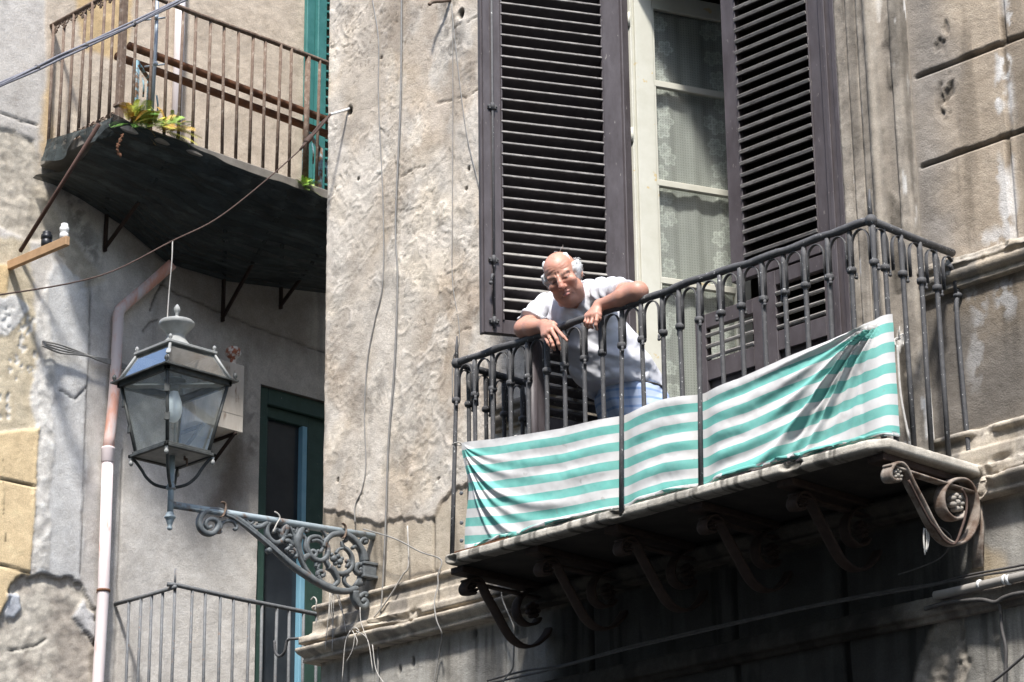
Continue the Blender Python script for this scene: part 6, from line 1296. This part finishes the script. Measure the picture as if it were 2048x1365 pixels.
# hair: a thin white fringe round the sides and back, wisps standing off it
def hairf(g):
    p = (g-HC)@HB.T/K; s = np.abs(p[..., 0]); q = p.copy(); n = noise3(g, 55, 431)
    d = ell(p, (0, .028, -.022), (.099, .096, .112))+.012*n
    front = .034-.40*np.maximum(0, p[..., 1]-.02)+.03*n                                     # hairline recedes upward
    d = smax(d, p[..., 2]-front+.018*(s < .07)*0, .006); d = smax(d, -(s-.022-.9*np.maximum(0, .02-p[..., 2])-.25*np.maximum(0, .10-p[..., 1])), .008)
    d = smax(d, -(p[..., 1]+.072+.2*p[..., 2]), .008)
    top = np.hypot(p[..., 0]*1.0, p[..., 2]-.01); d = smax(d, -(smax(.070-top, p[..., 1]*0-.5, .01))*(p[..., 1] > .05)-9*(p[..., 1] <= .05), .006)
    return d
V, F_ = sample(hairf, HC-.15, HC+.15, .0036); n = noise3(V, 90, 441)
hm = simple('white_hair', (.50, .50, .49), (.66, .66, .65), .6, 120, bmp=.6, bsc=300, bd=.004, stretch=(1, 1, .3))
b = MB(); b.add(V, [tuple(q) for q in F_], True); rh = random.Random(9)
for k in range(150):
    a = rh.choice((-1, 1))*rh.uniform(.75, 2.5); h_ = rh.uniform(-.05, .060); rad = math.sqrt(max(.1, 1-(h_-.03)**2/.088**2)); c = np.array([math.sin(a)*.090*rad, h_, -.022+math.cos(a)*.100*rad])
    if c[2] > .02: continue
    nrm = c-np.array([0, .03, -.02]); nrm /= np.linalg.norm(nrm); dn_ = np.array([0, -1., -.5])-nrm*np.dot([0, -1., -.5], nrm); dn_ /= np.linalg.norm(dn_)+1e-6; L = rh.uniform(.018, .040)
    p0_ = c; p1_ = c+nrm*.006+dn_*L*.5+rh.uniform(-.006, .006); p2_ = c+nrm*(.004+rh.uniform(0, .014))+dn_*L; b.tube([HC+HB.T@q*K for q in (p0_, p1_, p2_)], [.0022, .0017, .0006], 4)
for k in range(3):
    c = np.array([rh.uniform(-.01, .05), .118+rh.uniform(-.006, .004), -.04+rh.uniform(-.03, .02)]); q = c+np.array([rh.uniform(.01, .03), rh.uniform(.0, .018), rh.uniform(-.02, .01)]); b.tube([HC+HB.T@v*K for v in (c, (c+q)/2+np.array([0, .006, 0]), q)], [.0013, .0011, .0005], 4)
b.build('hair', hm, man)
# T-shirt
def shirtf(g):
    d = cap(g, chest, belly, .160, .178)
    d = smin(d, cap(g, belly, hip+np.array([.0, 0, .09]), .178, .160), .05)
    d = smin(d, cap(g, sL_, sR_, .072, .072), .06); d = smin(d, cap(g, nk+np.array([0, .06, -.02]), chest+np.array([0, .06, 0]), .09, .13), .06)
    for sh, el, k in ((sR_, eR_, .62), (sL_, eL_, .70)):
        e2 = sh+(el-sh)*k; ax_ = (el-sh)/np.linalg.norm(el-sh); sl = cap(g, sh, e2+ax_*.03, .068, .068); sl = smax(sl, (g-e2)@ax_-.004, .004); d = smin(d, sl, .035)
    d = smax(d, -cap(g, HC+HB.T@np.array([0, -.10, .03]), nk+np.array([.02, -.10, -.005]), .055, .072), .006)   # neck opening
    low = hip+np.array([0, 0, .10]); d = smax(d, (5.545-g[..., 2]+.12*(g[..., 0]-hip[0])), .008)
    # hollow cloth folds: pulled from the shoulders to the rail, sagging over the belly
    t = (g-chest)@((sR_-sL_)/np.linalg.norm(sR_-sL_)); w = noise3(g, 9, 451)
    w2 = noise3(g, 26, 455); ra = np.minimum(np.linalg.norm(g-sR_, axis=-1), np.linalg.norm(g-sL_, axis=-1))
    d = d+.007*np.sin(t*75+6*w+g[..., 2]*12)*ss(5.80, 5.92, g[..., 2])+.007*np.sin(g[..., 2]*48+t*16+9*w)*ss(5.88, 5.70, g[..., 2])+.012*w+.007*w2
    d = d+.006*np.sin(ra*95+10*w)*ss(.24, .12, ra)*ss(.03, .09, ra)
    return d
lo, hi = box_of([sL_, sR_, eL_, eR_, chest, belly, hip], .21); V, F_ = sample(shirtf, lo, hi, .0062)
wm = simple('white_cotton', (.62, .62, .645), (.56, .56, .585), .95, 9, bmp=.2, bsc=500, bd=.001, spec=.1); mk('t_shirt', V, F_, wm, man, smooth=True)
# trousers: pale blue check, dark waistband cord
def trof(g):
    d = ell(g, hip+np.array([0, .0, -.01]), (.185, .165, .17)); d = smin(d, cap(g, hip+np.array([0, 0, .02]), hip+np.array([0, -.03, .07]), .165, .168), .03)
    for sx in (-.105, .105): d = smin(d, cap(g, hip+np.array([sx, 0, -.07]), np.array([hip[0]+sx*1.35, -.20, 5.16]), .105, .085), .03); d = smin(d, cap(g, np.array([hip[0]+sx*1.35, -.20, 5.16]), np.array([hip[0]+sx*1.35, -.155, 4.88]), .083, .075), .02)
    d = smax(d, g[..., 2]-5.565-.0*g[..., 1], .006); w = noise3(g, 8, 461); return d+.006*np.sin(g[..., 0]*40+g[..., 2]*25+8*w)+.008*w
V, F_ = sample(trof, (hip[0]-.33, -.46, 4.80), (hip[0]+.33, .14, 5.62), .0085)
m, nt, pb = newmat('blue_check_cotton'); p = nt.nodes.new('ShaderNodeTexCoord').outputs['Object']; wv = []
for axx, sc_ in (('X', 7.5), ('Z', 7.5)):
    w = nt.nodes.new('ShaderNodeTexWave'); w.bands_direction = axx; w.inputs['Scale'].default_value = sc_; w.inputs['Distortion'].default_value = .6; w.inputs['Detail Scale'].default_value = .6; nt.links.new(p, w.inputs['Vector']); wv.append(ramp(nt, w.outputs['Fac'], .72, .9))
col = mixc(nt, .75, mixc(nt, wv[0], (.40, .48, .64), (.19, .29, .52)), mixc(nt, wv[1], (.45, .52, .66), (.22, .32, .53))); nt.links.new(col, pb.inputs['Base Color']); pb.inputs['Roughness'].default_value = .95; pb.inputs['Specular IOR Level'].default_value = .1
tr_ = mk('trousers', V, F_, m, man, smooth=True)
b = MB(); th_ = np.linspace(0, 2*math.pi, 40); b.tube([hip+np.array([.170*math.cos(t), -.02+.158*math.sin(t), .088]) for t in th_], .006, 6, cap=False); b.build('waist_cord', M['wiredark'], tr_)
c0, c1 = np.array(LF[2][0][1]), np.array(LF[2][0][0]); az_ = (c0-c1)/np.linalg.norm(c0-c1); ax_ = np.cross(az_, Zv); ax_ /= np.linalg.norm(ax_)
b = MB(); b.lathe(c1+(c0-c1)*.62, [(.0100, -.002), (.0112, -.002), (.0112, .002), (.0100, .002)], 14, az=az_, ax=ax_); b.build('ring', simple('gold_ring', (.8, .68, .35), (.85, .75, .45), .2, 20, metal=1.), man)
# ---------------------------------------------------------------- camera, light
cam = bpy.data.cameras.new('camera'); co = bpy.data.objects.new('camera', cam); COL.objects.link(co); S.camera = co
cam.sensor_width = 36; cam.lens = 36*FPX/2048; cam.clip_start = .1; cam.clip_end = 500
from mathutils import Matrix
mw = Matrix(((CR[0], CU[0], -CF[0], CAM[0]), (CR[1], CU[1], -CF[1], CAM[1]), (CR[2], CU[2], -CF[2], CAM[2]), (0, 0, 0, 1))); co.matrix_world = mw
SUNV = Vector((.42, -.483, 1.)).normalized()
l = bpy.data.lights.new('sun', 'SUN'); l.energy = 2.35; l.angle = math.radians(5.); l.color = (1., .97, .93)
lo = bpy.data.objects.new('sun', l); COL.objects.link(lo); lo.rotation_euler = SUNV.to_track_quat('Z', 'Y').to_euler(); lo.location = (0, 0, 20)
w = bpy.data.worlds.new('World'); S.world = w; w.use_nodes = True; nt = w.node_tree
sky = nt.nodes.new('ShaderNodeTexSky'); sky.sky_type = 'NISHITA'; sky.sun_disc = False; sky.sun_elevation = math.asin(SUNV.z); sky.sun_rotation = math.atan2(SUNV.x, SUNV.y)
nt.links.new(sky.outputs[0], nt.nodes['Background'].inputs[0]); nt.nodes['Background'].inputs[1].default_value = .15
S.view_settings.view_transform = 'Standard'; S.view_settings.look = 'None'; S.view_settings.exposure = 1.72; S.view_settings.gamma = 1; S.view_settings.use_curve_mapping = False
